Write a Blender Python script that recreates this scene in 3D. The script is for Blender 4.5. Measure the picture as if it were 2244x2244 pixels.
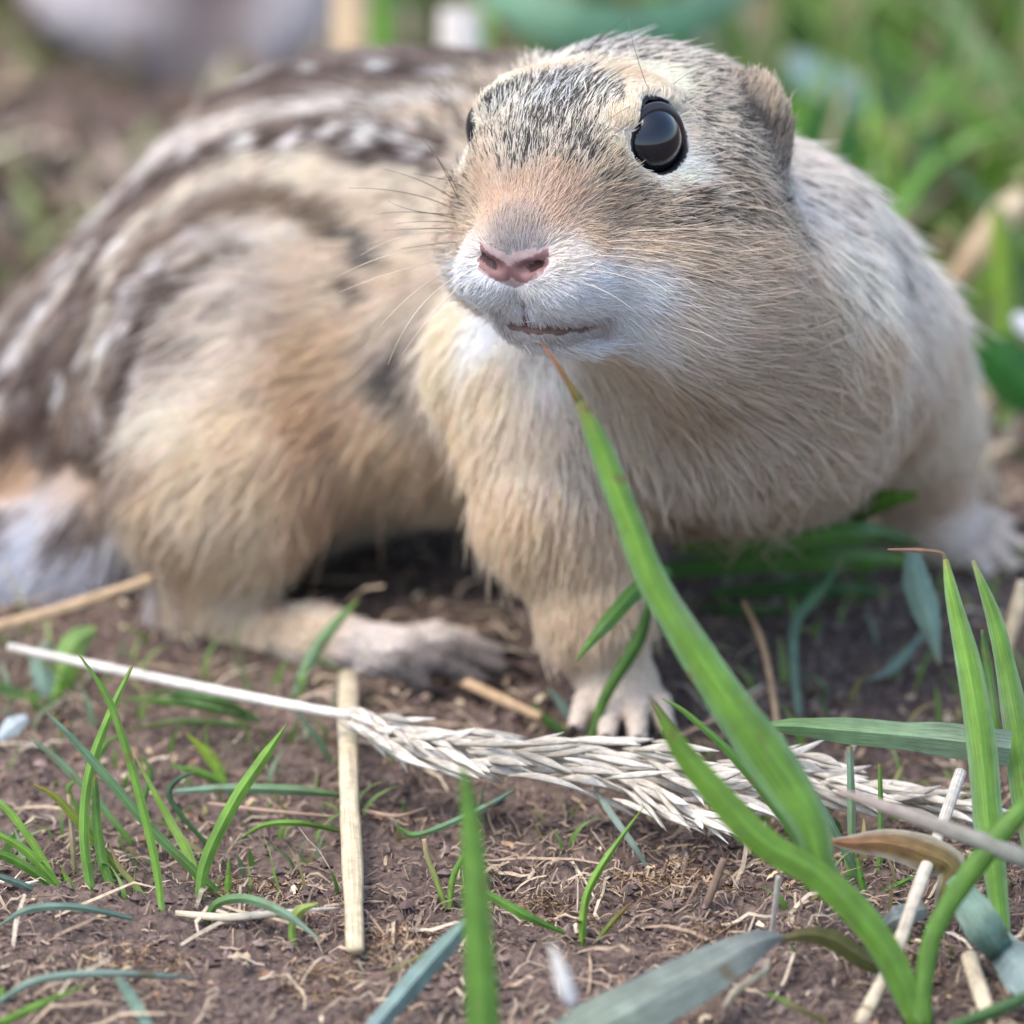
import bpy, bmesh, math, random
import numpy as np
from mathutils import Vector, Matrix
from mathutils.bvhtree import BVHTree
from mathutils.kdtree import KDTree

for _o in list(bpy.data.objects):
    bpy.data.objects.remove(_o)
SC = bpy.context.scene
COL = SC.collection
SC.unit_settings.system = 'METRIC'
SC.unit_settings.scale_length = 0.1          # one unit is 10 cm: the animal is about 16 cm long
R = math.radians
rng = np.random.default_rng(11)
random.seed(5)

# ------------------------------------------------------------------ camera
PITCH = R(20.0)
DIST = 15.0            # focus distance
WID = 1.12             # width of view at the focus distance
NPX = 2244.0
FWD = np.array([0, math.cos(PITCH), -math.sin(PITCH)])
UP = np.array([0, math.sin(PITCH), math.cos(PITCH)])
RT = np.array([1.0, 0, 0])
_v0 = (NPX / 2 - 2000) / NPX * WID
CAM = -(FWD * DIST + UP * _v0)               # the ground point seen low in the frame is the origin
cam_d = bpy.data.cameras.new('camera')
cam = bpy.data.objects.new('camera', cam_d)
COL.objects.link(cam)
cam.location = CAM
cam.rotation_euler = (math.pi / 2 - PITCH, 0, 0)
cam_d.sensor_width = 36.0
cam_d.lens = 36.0 * DIST / WID
cam_d.clip_start = 0.1
cam_d.clip_end = 500
cam_d.dof.use_dof = True
cam_d.dof.focus_distance = DIST + 0.06
cam_d.dof.aperture_fstop = cam_d.lens / 1000.0 / 0.27
SC.camera = cam

# ------------------------------------------------------------------ sky, sun, exposure
SUN_EL, SUN_AZ = R(64), R(-118)               # from the upper left, a little in front of the animal
world = bpy.data.worlds.new('World')
SC.world = world
world.use_nodes = True
_nt = world.node_tree
_bg = _nt.nodes['Background']
_sky = _nt.nodes.new('ShaderNodeTexSky')
_sky.sky_type = 'NISHITA'
_sky.sun_disc = False
_sky.sun_elevation = SUN_EL
_sky.sun_rotation = SUN_AZ
_sky.air_density = 1.0
_sky.dust_density = 2.0
_sky.ozone_density = 1.0
_nt.links.new(_sky.outputs[0], _bg.inputs[0])
_bg.inputs[1].default_value = 0.15
sd = bpy.data.lights.new('sun', 'SUN')
sun = bpy.data.objects.new('sun', sd)
COL.objects.link(sun)
sd.energy = 1.15
sd.angle = R(40)
sd.color = (1.0, 0.90, 0.80)
_sdir = Vector((math.sin(SUN_AZ) * math.cos(SUN_EL), math.cos(SUN_AZ) * math.cos(SUN_EL), math.sin(SUN_EL)))
sun.rotation_euler = _sdir.to_track_quat('Z', 'Y').to_euler()
sun.location = _sdir * 20
SC.view_settings.view_transform = 'Standard'
SC.view_settings.look = 'None'
SC.view_settings.gamma = 1.0
SC.view_settings.use_curve_mapping = False
SC.view_settings.exposure = 1.45
SC.cycles.max_bounces = 8
SC.cycles.diffuse_bounces = 4
SC.cycles.glossy_bounces = 4
SC.cycles.transmission_bounces = 8
SC.cycles.transparent_max_bounces = 8
SC.cycles.use_denoising = True
SC.cycles_curves.shape = 'RIBBONS'

# ------------------------------------------------------------------ helpers
def Q(px, py, dd=0.0):
    """world point that lies behind photo position (px, py) at depth dd past the focus plane"""
    d = DIST + dd
    s = WID / NPX * d / DIST
    return CAM + FWD * d + RT * ((px - NPX / 2) * s) + UP * ((NPX / 2 - py) * s)

def G(px, py, z=0.0):
    """world point at height z above flat ground on the line of sight of (px, py)"""
    q = Q(px, py, 0.0)
    r = q - CAM
    t = (z - CAM[2]) / r[2]
    return CAM + r * t

def depth_of(p):
    return float(np.dot(np.asarray(p) - CAM, FWD)) - DIST

def lin(r, g, b):
    f = lambda c: c / 12.92 if c <= 0.04045 else ((c + 0.055) / 1.055) ** 2.4
    return np.array([f(r / 255), f(g / 255), f(b / 255)])

def unit(v):
    v = np.asarray(v, float)
    return v / np.maximum(np.linalg.norm(v, axis=-1, keepdims=True), 1e-9)

def _hash(ix, iy, iz, seed):
    h = (ix * 374761393 + iy * 668265263 + iz * 2147483647 + seed * 1274126177) & 0xffffffff
    h = ((h ^ (h >> 13)) * 1274126177) & 0xffffffff
    h = (h ^ (h >> 16)) & 0xffffffff
    return h.astype(np.float64) / 4294967295.0

def vnoise(p, seed=0):
    """smooth value noise in 0..1 at points (N,3)"""
    f = np.floor(p)
    i = f.astype(np.int64)
    t = p - f
    t = t * t * (3 - 2 * t)
    out = 0
    for dx in (0, 1):
        wx = t[:, 0] if dx else 1 - t[:, 0]
        for dy in (0, 1):
            wy = t[:, 1] if dy else 1 - t[:, 1]
            for dz in (0, 1):
                wz = t[:, 2] if dz else 1 - t[:, 2]
                out = out + wx * wy * wz * _hash(i[:, 0] + dx, i[:, 1] + dy, i[:, 2] + dz, seed)
    return out

def fbm(p, octaves=4, seed=0):
    a, s, o = 0.5, 0.0, 0.0
    q = p.copy()
    for k in range(octaves):
        o = o + a * vnoise(q, seed + k * 17)
        s += a
        a *= 0.5
        q = q * 2.03 + 11.3
    return o / s

def sstep(a, b, x):
    t = np.clip((x - a) / (b - a), 0, 1)
    return t * t * (3 - 2 * t)

def link(name, data, parent=None, mat=None):
    o = bpy.data.objects.new(name, data)
    COL.objects.link(o)
    if parent is not None:
        o.parent = parent
    if mat is not None:
        data.materials.append(mat)
    return o

def tag(o, label, cat, group=None, kind=None):
    o['label'] = label
    o['category'] = cat
    if group:
        o['group'] = group
    if kind:
        o['kind'] = kind
    return o

def empty(name, loc=(0, 0, 0)):
    o = bpy.data.objects.new(name, None)
    o.empty_display_size = 0.02
    o.location = loc
    COL.objects.link(o)
    return o

def mesh_from(name, V, F, col=None, uv=None, smooth=True):
    me = bpy.data.meshes.new(name)
    me.from_pydata([tuple(v) for v in V], [], [tuple(int(i) for i in f) for f in F])
    if col is not None:
        a = me.color_attributes.new('col', 'FLOAT_COLOR', 'POINT')
        c = np.ones((len(V), 4), np.float32)
        c[:, :3] = col
        a.data.foreach_set('color', c.ravel())
    if uv is not None:
        a = me.attributes.new('along', 'FLOAT2', 'POINT')
        a.data.foreach_set('vector', np.asarray(uv, np.float32).ravel())
    if smooth:
        me.polygons.foreach_set('use_smooth', [True] * len(me.polygons))
    me.update()
    return me

# ------------------------------------------------------------------ materials
def new_mat(name):
    m = bpy.data.materials.new(name)
    m.use_nodes = True
    nt = m.node_tree
    b = nt.nodes['Principled BSDF']
    return m, nt, b

def node(nt, t, **kw):
    n = nt.nodes.new(t)
    for k, v in kw.items():
        setattr(n, k, v)
    return n

def mat_soil():
    m, nt, b = new_mat('soil')
    L = nt.links.new
    tc = node(nt, 'ShaderNodeTexCoord')
    n1 = node(nt, 'ShaderNodeTexNoise'); n1.inputs['Scale'].default_value = 5; n1.inputs['Detail'].default_value = 8
    n2 = node(nt, 'ShaderNodeTexNoise'); n2.inputs['Scale'].default_value = 70; n2.inputs['Detail'].default_value = 6
    n3 = node(nt, 'ShaderNodeTexVoronoi'); n3.inputs['Scale'].default_value = 90
    for n in (n1, n2, n3):
        L(tc.outputs['Object'], n.inputs['Vector'])
    r1 = node(nt, 'ShaderNodeValToRGB')
    e = r1.color_ramp.elements
    e[0].position = 0.3; e[0].color = (*lin(82, 69, 64), 1)
    e[1].position = 0.72; e[1].color = (*lin(120, 104, 95), 1)
    L(n1.outputs['Fac'], r1.inputs['Fac'])
    r2 = node(nt, 'ShaderNodeValToRGB')
    e = r2.color_ramp.elements
    e[0].position = 0.35; e[0].color = (*lin(66, 55, 51), 1)
    e[1].position = 0.75; e[1].color = (*lin(138, 119, 106), 1)
    L(n2.outputs['Fac'], r2.inputs['Fac'])
    mx = node(nt, 'ShaderNodeMix', data_type='RGBA'); mx.inputs[0].default_value = 0.55
    L(r1.outputs[0], mx.inputs[6]); L(r2.outputs[0], mx.inputs[7])
    L(mx.outputs[2], b.inputs['Base Color'])
    b.inputs['Roughness'].default_value = 0.95
    b.inputs['Specular IOR Level'].default_value = 0.2
    ad = node(nt, 'ShaderNodeMath', operation='ADD')
    L(n2.outputs['Fac'], ad.inputs[0]); L(n3.outputs['Distance'], ad.inputs[1])
    bp = node(nt, 'ShaderNodeBump'); bp.inputs['Strength'].default_value = 0.7; bp.inputs['Distance'].default_value = 0.012
    L(ad.outputs[0], bp.inputs['Height']); L(bp.outputs[0], b.inputs['Normal'])
    return m

def mat_vcol(name, rough=0.6, spec=0.3, transl=0.0, vein=0.0, noise=0.25, nscale=60):
    """takes its colour from the 'col' attribute, with fine lengthwise veins and mottling"""
    m, nt, b = new_mat(name)
    L = nt.links.new
    at = node(nt, 'ShaderNodeAttribute', attribute_name='col')
    tc = node(nt, 'ShaderNodeTexCoord')
    nz = node(nt, 'ShaderNodeTexNoise'); nz.inputs['Scale'].default_value = nscale; nz.inputs['Detail'].default_value = 5
    L(tc.outputs['Object'], nz.inputs['Vector'])
    mr = node(nt, 'ShaderNodeMapRange'); mr.inputs[1].default_value = 0.3; mr.inputs[2].default_value = 0.7
    mr.inputs[3].default_value = 1 - noise; mr.inputs[4].default_value = 1 + noise
    L(nz.outputs['Fac'], mr.inputs[0])
    fac = mr.outputs[0]
    if vein > 0:
        al = node(nt, 'ShaderNodeAttribute', attribute_name='along')
        mp = node(nt, 'ShaderNodeMapping'); mp.inputs['Scale'].default_value = (16.0, 0.7, 1)
        L(al.outputs['Vector'], mp.inputs['Vector'])
        vn = node(nt, 'ShaderNodeTexNoise'); vn.inputs['Scale'].default_value = 1.6; vn.inputs['Detail'].default_value = 3
        L(mp.outputs[0], vn.inputs['Vector'])
        vr = node(nt, 'ShaderNodeMapRange'); vr.inputs[1].default_value = 0.3; vr.inputs[2].default_value = 0.7
        vr.inputs[3].default_value = 1 - vein; vr.inputs[4].default_value = 1 + vein
        L(vn.outputs['Fac'], vr.inputs[0])
        mu = node(nt, 'ShaderNodeMath', operation='MULTIPLY')
        L(fac, mu.inputs[0]); L(vr.outputs[0], mu.inputs[1])
        fac = mu.outputs[0]
        bp = node(nt, 'ShaderNodeBump'); bp.inputs['Strength'].default_value = 0.35; bp.inputs['Distance'].default_value = 0.004
        L(vn.outputs['Fac'], bp.inputs['Height']); L(bp.outputs[0], b.inputs['Normal'])
    vm = node(nt, 'ShaderNodeVectorMath', operation='SCALE')
    L(at.outputs['Color'], vm.inputs[0]); L(fac, vm.inputs['Scale'])
    L(vm.outputs[0], b.inputs['Base Color'])
    b.inputs['Roughness'].default_value = rough
    b.inputs['Specular IOR Level'].default_value = spec
    if transl > 0:
        tr = node(nt, 'ShaderNodeBsdfTranslucent')
        L(vm.outputs[0], tr.inputs['Color'])
        ms = node(nt, 'ShaderNodeMixShader'); ms.inputs[0].default_value = transl
        L(b.outputs[0], ms.inputs[1]); L(tr.outputs[0], ms.inputs[2])
        L(ms.outputs[0], nt.nodes['Material Output'].inputs['Surface'])
    return m

def age_leaf(m):
    """dust, brown spots and pale scuffs on a leaf material"""
    nt = m.node_tree
    L = nt.links.new
    b = nt.nodes['Principled BSDF']
    src = b.inputs['Base Color'].links[0].from_socket
    tc = node(nt, 'ShaderNodeTexCoord')
    out = src
    for scale, lo, hi, amt, colr in ((26, .63, .70, .65, (0.20, 0.13, 0.05, 1)), (9, .55, .75, .30, (0.34, 0.36, 0.30, 1)), (120, .62, .74, .45, (0.30, 0.25, 0.18, 1))):
        n = node(nt, 'ShaderNodeTexNoise'); n.inputs['Scale'].default_value = scale; n.inputs['Detail'].default_value = 4
        L(tc.outputs['Object'], n.inputs['Vector'])
        mr = node(nt, 'ShaderNodeMapRange'); mr.inputs[1].default_value = lo; mr.inputs[2].default_value = hi; mr.inputs[4].default_value = amt
        L(n.outputs['Fac'], mr.inputs[0])
        mx = node(nt, 'ShaderNodeMix', data_type='RGBA')
        L(mr.outputs[0], mx.inputs[0]); L(out, mx.inputs[6]); mx.inputs[7].default_value = colr
        out = mx.outputs[2]
    L(out, b.inputs['Base Color'])

def mat_hair(name, transl=0.48, gloss=0.04):
    m = bpy.data.materials.new(name)
    m.use_nodes = True
    nt = m.node_tree
    L = nt.links.new
    nt.nodes.remove(nt.nodes['Principled BSDF'])
    at = node(nt, 'ShaderNodeAttribute', attribute_name='col')
    d = node(nt, 'ShaderNodeBsdfDiffuse')
    t = node(nt, 'ShaderNodeBsdfTranslucent')
    g = node(nt, 'ShaderNodeBsdfGlossy'); g.inputs['Roughness'].default_value = 0.45
    L(at.outputs['Color'], d.inputs[0]); L(at.outputs['Color'], t.inputs[0])
    m1 = node(nt, 'ShaderNodeMixShader'); m1.inputs[0].default_value = transl
    m2 = node(nt, 'ShaderNodeMixShader'); m2.inputs[0].default_value = gloss
    L(d.outputs[0], m1.inputs[1]); L(t.outputs[0], m1.inputs[2])
    L(m1.outputs[0], m2.inputs[1]); L(g.outputs[0], m2.inputs[2])
    L(m2.outputs[0], nt.nodes['Material Output'].inputs['Surface'])
    return m

M_SOIL = mat_soil()
M_GRASS = mat_vcol('grass_leaf', rough=0.45, spec=0.40, transl=0.35, vein=0.30, noise=0.15, nscale=40)
age_leaf(M_GRASS)
M_DRY = mat_vcol('dry_straw', rough=0.55, spec=0.3, transl=0.12, vein=0.30, noise=0.2, nscale=70)
M_LITTER = mat_vcol('plant_litter', rough=0.8, spec=0.2, noise=0.3, nscale=120)
M_SKIN = mat_vcol('animal_skin', rough=0.6, spec=0.3, noise=0.15, nscale=90)
M_FUR = mat_hair('fur')
M_WHISK = mat_hair('whisker_hair', 0.3, 0.1)
# ------------------------------------------------------------------ the animal's body as one continuous surface
# distance-field primitives, blended smoothly, then meshed
def cap(p, a, b, ra, rb):
    a = np.asarray(a, np.float32); b = np.asarray(b, np.float32)
    ab = b - a
    t = np.clip(((p - a) @ ab) / float(ab @ ab), 0, 1)
    d = p - a - t[:, None] * ab
    return np.sqrt((d * d).sum(1)) - (ra + (rb - ra) * t)

def ell(p, c, r, axes=None):
    q = p - np.asarray(c, np.float32)
    if axes is not None:
        q = q @ np.asarray(axes, np.float32).T
    r = np.asarray(r, np.float32)
    k0 = np.sqrt(((q / r) ** 2).sum(1))
    k1 = np.sqrt(((q / (r * r)) ** 2).sum(1)) + 1e-6
    return k0 * (k0 - 1) / k1

def smin(a, b, k):
    h = np.maximum(k - np.abs(a - b), 0) / k
    return np.minimum(a, b) - h * h * k * 0.25

def smax(a, b, k):
    return -smin(-a, -b, k)

# head frame: f forward (nose), l the animal's left, u up
HC = Q(1248, 304, 0.15)
_yaw, _roll, _hp = R(26), R(4), R(3)
HF = np.array([-math.sin(_yaw) * math.cos(_hp), -math.cos(_yaw) * math.cos(_hp), math.sin(_hp)])
HL = np.cross([0, 0, 1.0], HF); HL /= np.linalg.norm(HL)
HU = np.cross(HF, HL)
HL, HU = HL * math.cos(_roll) + HU * math.sin(_roll), HU * math.cos(_roll) - HL * math.sin(_roll)
HM = np.array([HF, HL, HU])

def H(f, l, u):
    return HC + HF * f + HL * l + HU * u

def to_head(p):
    return (np.asarray(p) - HC) @ HM.T

# body frame: heading mostly to the right of the picture and a little towards the camera
BF = unit(np.array([0.86, -0.42, 0.04]))
BL = unit(np.cross([0, 0, 1.0], BF))
BU_ = np.cross(BF, BL)
BM = np.array([BF, BL, BU_])

EYE_C = [(-0.010, 0.0870, 0.003), (-0.010, -0.0870, 0.003)]
EYE_R = 0.0415

def sdf_head(p):
    q = ((p - HC.astype(np.float32)) @ HM.T.astype(np.float32)).astype(np.float32)
    d = ell(q, (-0.13, 0, -0.040), (0.18, 0.138, 0.103))
    d = smin(d, ell(q, (-0.012, 0, -0.016), (0.105, 0.108, 0.068)), 0.06)
    d = smin(d, cap(q, (-0.03, 0, -0.045), (0.112, 0, -0.092), 0.084, 0.050), 0.06)
    qa = q.copy(); qa[:, 1] = np.abs(qa[:, 1])
    d = smin(d, ell(qa, (0.095, 0.040, -0.125), (0.062, 0.044, 0.042)), 0.035)
    d = smin(d, ell(q, (0.062, 0, -0.183), (0.058, 0.052, 0.030)), 0.03)
    d = smin(d, ell(q, (-0.06, 0, -0.15), (0.14, 0.115, 0.085)), 0.07)
    d = smin(d, ell(qa, (-0.085, 0.108, -0.125), (0.125, 0.070, 0.090)), 0.06)
    d = smin(d, ell(qa, (-0.18, 0.086, -0.048), (0.10, 0.064, 0.075)), 0.05)
    # brow ridge and the hollow of the eye
    d = smin(d, ell(qa, (-0.012, 0.078, 0.034), (0.058, 0.028, 0.022)), 0.03)
    for c in EYE_C:
        d = smax(d, -(np.sqrt(((q - np.array(c, np.float32)) ** 2).sum(1)) - (EYE_R + 0.002)), 0.012)
    # mouth crease, split lip and nostrils
    for s in (1, -1):
        d = smax(d, -cap(q, (0.158, 0.016 * s, -0.108), (0.148, 0.040 * s, -0.100), 0.006, 0.004), 0.008)
    d = smax(d, -cap(q, (0.168, 0, -0.118), (0.146, 0, -0.160), 0.004, 0.005), 0.008)
    # low rounded ears
    for s in (1, -1):
        ax = np.array([unit([0.72, 0.60 * s, 0.10]), unit(np.cross([0, 0, 1.0], [0.72, 0.60 * s, 0.10])), [0, 0, 1.0]])
        c = np.array([-0.190, 0.132 * s, -0.026])
        e = ell(q, c, (0.018, 0.044, 0.060), ax)
        e = smax(e, -ell(q, c + ax[0] * 0.021, (0.020, 0.030, 0.044), ax), 0.012)
        d = smin(d, e, 0.018)
    return d

def limb(p, pts, rad, k=0.03):
    d = None
    for i in range(len(pts) - 1):
        c = cap(p, pts[i], pts[i + 1], rad[i], rad[i + 1])
        d = c if d is None else smin(d, c, k)
    return d

FORE_R = [Q(1200, 790, 0.55), Q(1240, 1090, 0.52), Q(1300, 1330, 0.52), Q(1345, 1470, 0.54)]
FORE_L = [Q(1865, 770, 0.80), Q(1985, 930, 0.96), Q(2040, 1110, 1.03), Q(2085, 1180, 1.03)]
HIND_R = [Q(500, 840, 0.88), Q(490, 1040, 0.80), Q(480, 1250, 0.84), Q(520, 1355, 0.84)]
FOOT_R = [Q(520, 1375, 0.84), Q(700, 1412, 0.76), Q(880, 1432, 0.70)]
PAW_R = G(1364, 1525, 0.034)
PAW_L = Q(2092, 1195, 1.02)
TOES = []          # (start, knuckle, end) of every toe, used for claws too
for px, ex, ey in ((1305, 1262, 1592), (1345, 1328, 1614), (1388, 1398, 1618), (1425, 1462, 1594)):
    a = G(px, 1528, 0.030); e = G(ex, ey, 0.014); k = (a + e) / 2 + np.array([0, 0, 0.012])
    TOES.append((a, k, e, 0.0135, 'fore'))
for sx, sy, ex, ey, dd in ((2110, 1160, 2218, 1152, 1.04), (2120, 1185, 2244, 1200, 1.00), (2110, 1208, 2230, 1246, 0.98), (2085, 1222, 2178, 1270, 0.97)):
    a = Q(sx, sy, dd + 0.01); e = Q(ex, ey, dd); k = (a + e) / 2 + np.array([0, 0, 0.014])
    TOES.append((a, k, e, 0.0115, 'fore'))
for sx, sy, ex, ey, dd in ((870, 1412, 1040, 1404, 0.76), (880, 1426, 1092, 1430, 0.71), (880, 1440, 1096, 1462, 0.66), (865, 1452, 1050, 1490, 0.62), (800, 1456, 930, 1502, 0.61)):
    a = Q(sx, sy, dd); e = Q(ex, ey, dd); k = (a + e) / 2 + np.array([0, 0, 0.012])
    TOES.append((a, k, e, 0.0135, 'hind'))

TAIL = [Q(420, 1120, 1.02), Q(190, 1190, 0.98), Q(-20, 1250, 0.98), Q(-240, 1300, 1.0), Q(-520, 1330, 1.05)]

def sdf_body(p):
    f32 = np.float32
    p = p.astype(f32)
    ax = BM
    d = ell(p, Q(1450, 765, 0.72), (0.27, 0.19, 0.185), ax)                    # chest
    d = smin(d, ell(p, Q(930, 630, 1.00), (0.34, 0.20, 0.232), ax), 0.12)
    d = smin(d, ell(p, Q(860, 845, 0.93), (0.25, 0.15, 0.120), ax), 0.10)
    d = smin(d, ell(p, Q(1120, 440, 1.02), (0.26, 0.16, 0.155), ax), 0.10)
    d = smin(d, ell(p, Q(740, 430, 1.06), (0.20, 0.15, 0.130), ax), 0.10)     # belly and back
    d = smin(d, ell(p, Q(470, 830, 1.08), (0.24, 0.19, 0.205), ax), 0.12)     # rump
    d = smin(d, ell(p, Q(170, 960, 1.10), (0.15, 0.13, 0.14), ax), 0.08)
    d = smin(d, ell(p, Q(1700, 725, 0.66), (0.160, 0.18, 0.170)), 0.10)
    d = smin(d, ell(p, Q(1560, 525, 0.52), (0.16, 0.15, 0.115)), 0.08)       # left shoulder
    d = smin(d, ell(p, Q(1540, 845, 0.50), (0.185, 0.14, 0.105)), 0.08)        # breast
    d = smin(d, cap(p, H(-0.12, 0, -0.09), Q(1500, 720, 0.60), 0.125, 0.17), 0.08)  # neck
    d = smin(d, cap(p, H(-0.09, 0.10, -0.17), Q(1680, 720, 0.42), 0.10, 0.13), 0.07)  # cheek pouch
    d = smin(d, limb(p, FORE_R, (0.118, 0.086, 0.054, 0.042)), 0.06)
    d = smin(d, limb(p, FORE_L, (0.115, 0.070, 0.046, 0.038)), 0.05)
    d = smin(d, limb(p, HIND_R, (0.140, 0.108, 0.064, 0.044)), 0.13)
    d = smin(d, limb(p, FOOT_R, (0.040, 0.032, 0.028)), 0.02)
    d = smin(d, ell(p, PAW_R, (0.040, 0.050, 0.024)), 0.03)
    d = smin(d, ell(p, PAW_L, (0.038, 0.044, 0.024)), 0.03)
    d = smin(d, limb(p, TAIL, (0.082, 0.072, 0.064, 0.05, 0.03)), 0.06)
    d = smin(d, sdf_head(p), 0.05)
    low = np.where(p[:, 2] < 0.16)[0]
    if len(low):
        pl, dl = p[low], d[low]
        for a, k, e, r, _ in TOES:
            dl = smin(dl, limb(pl, (a, k, e), (r, r * 0.95, r * 0.72), 0.006), 0.007)
        d[low] = dl
    return d

def sdf_grad(p, h=0.003):
    """value and gradient from four samples"""
    K = np.array([[1, -1, -1], [-1, -1, 1], [-1, 1, -1], [1, 1, 1.0]])
    g = 0; v = 0
    for k in K:
        w = sdf_body(p + k * h)[:, None]
        g = g + k * w; v = v + w[:, 0]
    return v / 4, g / (4 * h)

def surface_net(fn, lo, hi, h):
    n = [int(math.ceil((hi[i] - lo[i]) / h)) + 1 for i in range(3)]
    ax = [lo[i] + h * np.arange(n[i]) for i in range(3)]
    B = 6                                   # blocks far from the surface only need the sign
    nb = [int(math.ceil(k / B)) for k in n]
    bc = [lo[i] + h * (np.arange(nb[i]) * B + (B - 1) / 2) for i in range(3)]
    cp = np.stack(np.meshgrid(*bc, indexing='ij'), -1).reshape(-1, 3)
    cd = fn(cp)
    near = np.abs(cd) < h * B * 1.25
    Dp = np.repeat(np.repeat(np.repeat(np.where(cd < 0, -1, 1).reshape(nb), B, 0), B, 1), B, 2).astype(np.float32)
    off = (np.stack(np.meshgrid(*[np.arange(B)] * 3, indexing='ij'), -1).reshape(-1, 3) - (B - 1) / 2) * h
    ids = np.argwhere(near.reshape(nb))
    for k0 in range(0, len(ids), 1500):
        sub = ids[k0:k0 + 1500]
        pts = (cp.reshape(*nb, 3)[tuple(sub.T)][:, None, :] + off[None]).astype(np.float32)
        val = fn(pts.reshape(-1, 3)).reshape(len(sub), B, B, B)
        for m_, (i_, j_, k_) in enumerate(sub):
            Dp[i_ * B:i_ * B + B, j_ * B:j_ * B + B, k_ * B:k_ * B + B] = val[m_]
    D = Dp[:n[0], :n[1], :n[2]]
    S = D < 0
    c = np.zeros([k - 1 for k in n], np.int32)
    for dx in (0, 1):
        for dy in (0, 1):
            for dz in (0, 1):
                c += S[dx:n[0] - 1 + dx, dy:n[1] - 1 + dy, dz:n[2] - 1 + dz]
    act = (c > 0) & (c < 8)
    idx = -np.ones(act.shape, np.int64)
    cells = np.argwhere(act)
    idx[act] = np.arange(len(cells))
    acc = np.zeros((len(cells), 3)); cnt = np.zeros(len(cells))
    for axis in range(3):
        o1, o2 = [k for k in range(3) if k != axis]
        for a in (0, 1):
            for b in (0, 1):
                off = np.zeros(3, int); off[o1] = a; off[o2] = b
                s0 = cells + off
                s1 = s0.copy(); s1[:, axis] += 1
                d0 = D[tuple(s0.T)]; d1 = D[tuple(s1.T)]
                m = (d0 < 0) != (d1 < 0)
                t = d0[m] / (d0[m] - d1[m])
                pos = s0[m].astype(float); pos[:, axis] += t
                acc[m] += pos; cnt[m] += 1
    V = acc / cnt[:, None] * h + np.array(lo)
    F = []
    for axis in range(3):
        o1, o2 = [(1, 2), (2, 0), (0, 1)][axis]
        sl0 = [slice(None)] * 3; sl1 = [slice(None)] * 3
        sl0[axis] = slice(0, n[axis] - 1); sl1[axis] = slice(1, n[axis])
        a = S[tuple(sl0)]; b = S[tuple(sl1)]
        for flip, mm in ((False, a & ~b), (True, ~a & b)):
            e = np.argwhere(mm)
            e = e[(e[:, o1] > 0) & (e[:, o2] > 0) & (e[:, o1] < n[o1] - 1) & (e[:, o2] < n[o2] - 1)]
            def cell(d1, d2):
                q = e.copy(); q[:, o1] += d1; q[:, o2] += d2
                return idx[tuple(q.T)]
            quad = np.stack([cell(-1, -1), cell(0, -1), cell(0, 0), cell(-1, 0)], 1)
            if flip:
                quad = quad[:, ::-1]
            F.append(quad)
    F = np.concatenate(F)
    return V, F[(F >= 0).all(1)]

def project(V):
    d, g = sdf_grad(V)
    return V - g * np.clip(d / np.maximum((g * g).sum(1), 0.2), -0.01, 0.01)[:, None]

_V, _F = surface_net(sdf_body, (-1.02, -0.02, -0.05), (0.72, 1.55, 0.84), 0.0105)
_bm = bmesh.new()
_vs = [_bm.verts.new(v) for v in _V]
for f in _F:
    try:
        _bm.faces.new([_vs[i] for i in f])
    except ValueError:
        pass
# finer mesh where the face and the toes need it
for r_ in range(2):
    _bm.verts.ensure_lookup_table()
    P_ = np.array([v.co[:] for v in _bm.verts])
    hq = to_head(P_)
    if r_ == 0:
        near = (hq[:, 0] > -0.06) & (hq[:, 2] > -0.24) & (np.abs(hq[:, 1]) < 0.25)
        near |= (np.linalg.norm(hq - np.array([-0.19, 0.158, 0.0]), axis=1) < 0.08)
        for a, k, e, r0, _ in TOES:
            near |= (np.linalg.norm(P_ - k, axis=1) < 0.07)
    else:
        near = (hq[:, 0] > 0.09) | (np.linalg.norm(hq - np.array([0.0, 0.11, 0.0]), axis=1) < 0.07)
        near &= (np.linalg.norm(hq, axis=1) < 0.3)
    ed = [e for e in _bm.edges if near[e.verts[0].index] and near[e.verts[1].index]]
    bmesh.ops.subdivide_edges(_bm, edges=ed, cuts=1, use_grid_fill=True)
bmesh.ops.triangulate(_bm, faces=_bm.faces)
_bm.verts.ensure_lookup_table(); _bm.verts.index_update()
BV = np.array([v.co[:] for v in _bm.verts])
BT = np.array([[v.index for v in f.verts] for f in _bm.faces])
_bm.free()
BV = project(BV)
_fn = np.cross(BV[BT[:, 1]] - BV[BT[:, 0]], BV[BT[:, 2]] - BV[BT[:, 0]])      # area-weighted face normals
BN = np.zeros_like(BV)
for k_ in range(3):
    np.add.at(BN, BT[:, k_], _fn)
BN = unit(BN)
BVH = BVHTree.FromPolygons([tuple(v) for v in BV], [tuple(t) for t in BT.tolist()])

def on_body(px, py):
    """point of the animal's surface on the line of sight of (px, py)"""
    q = Q(px, py, 0)
    loc, nor, i, dist = BVH.ray_cast(Vector(CAM), Vector(q - CAM).normalized())
    return None if loc is None else np.array(loc)

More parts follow.
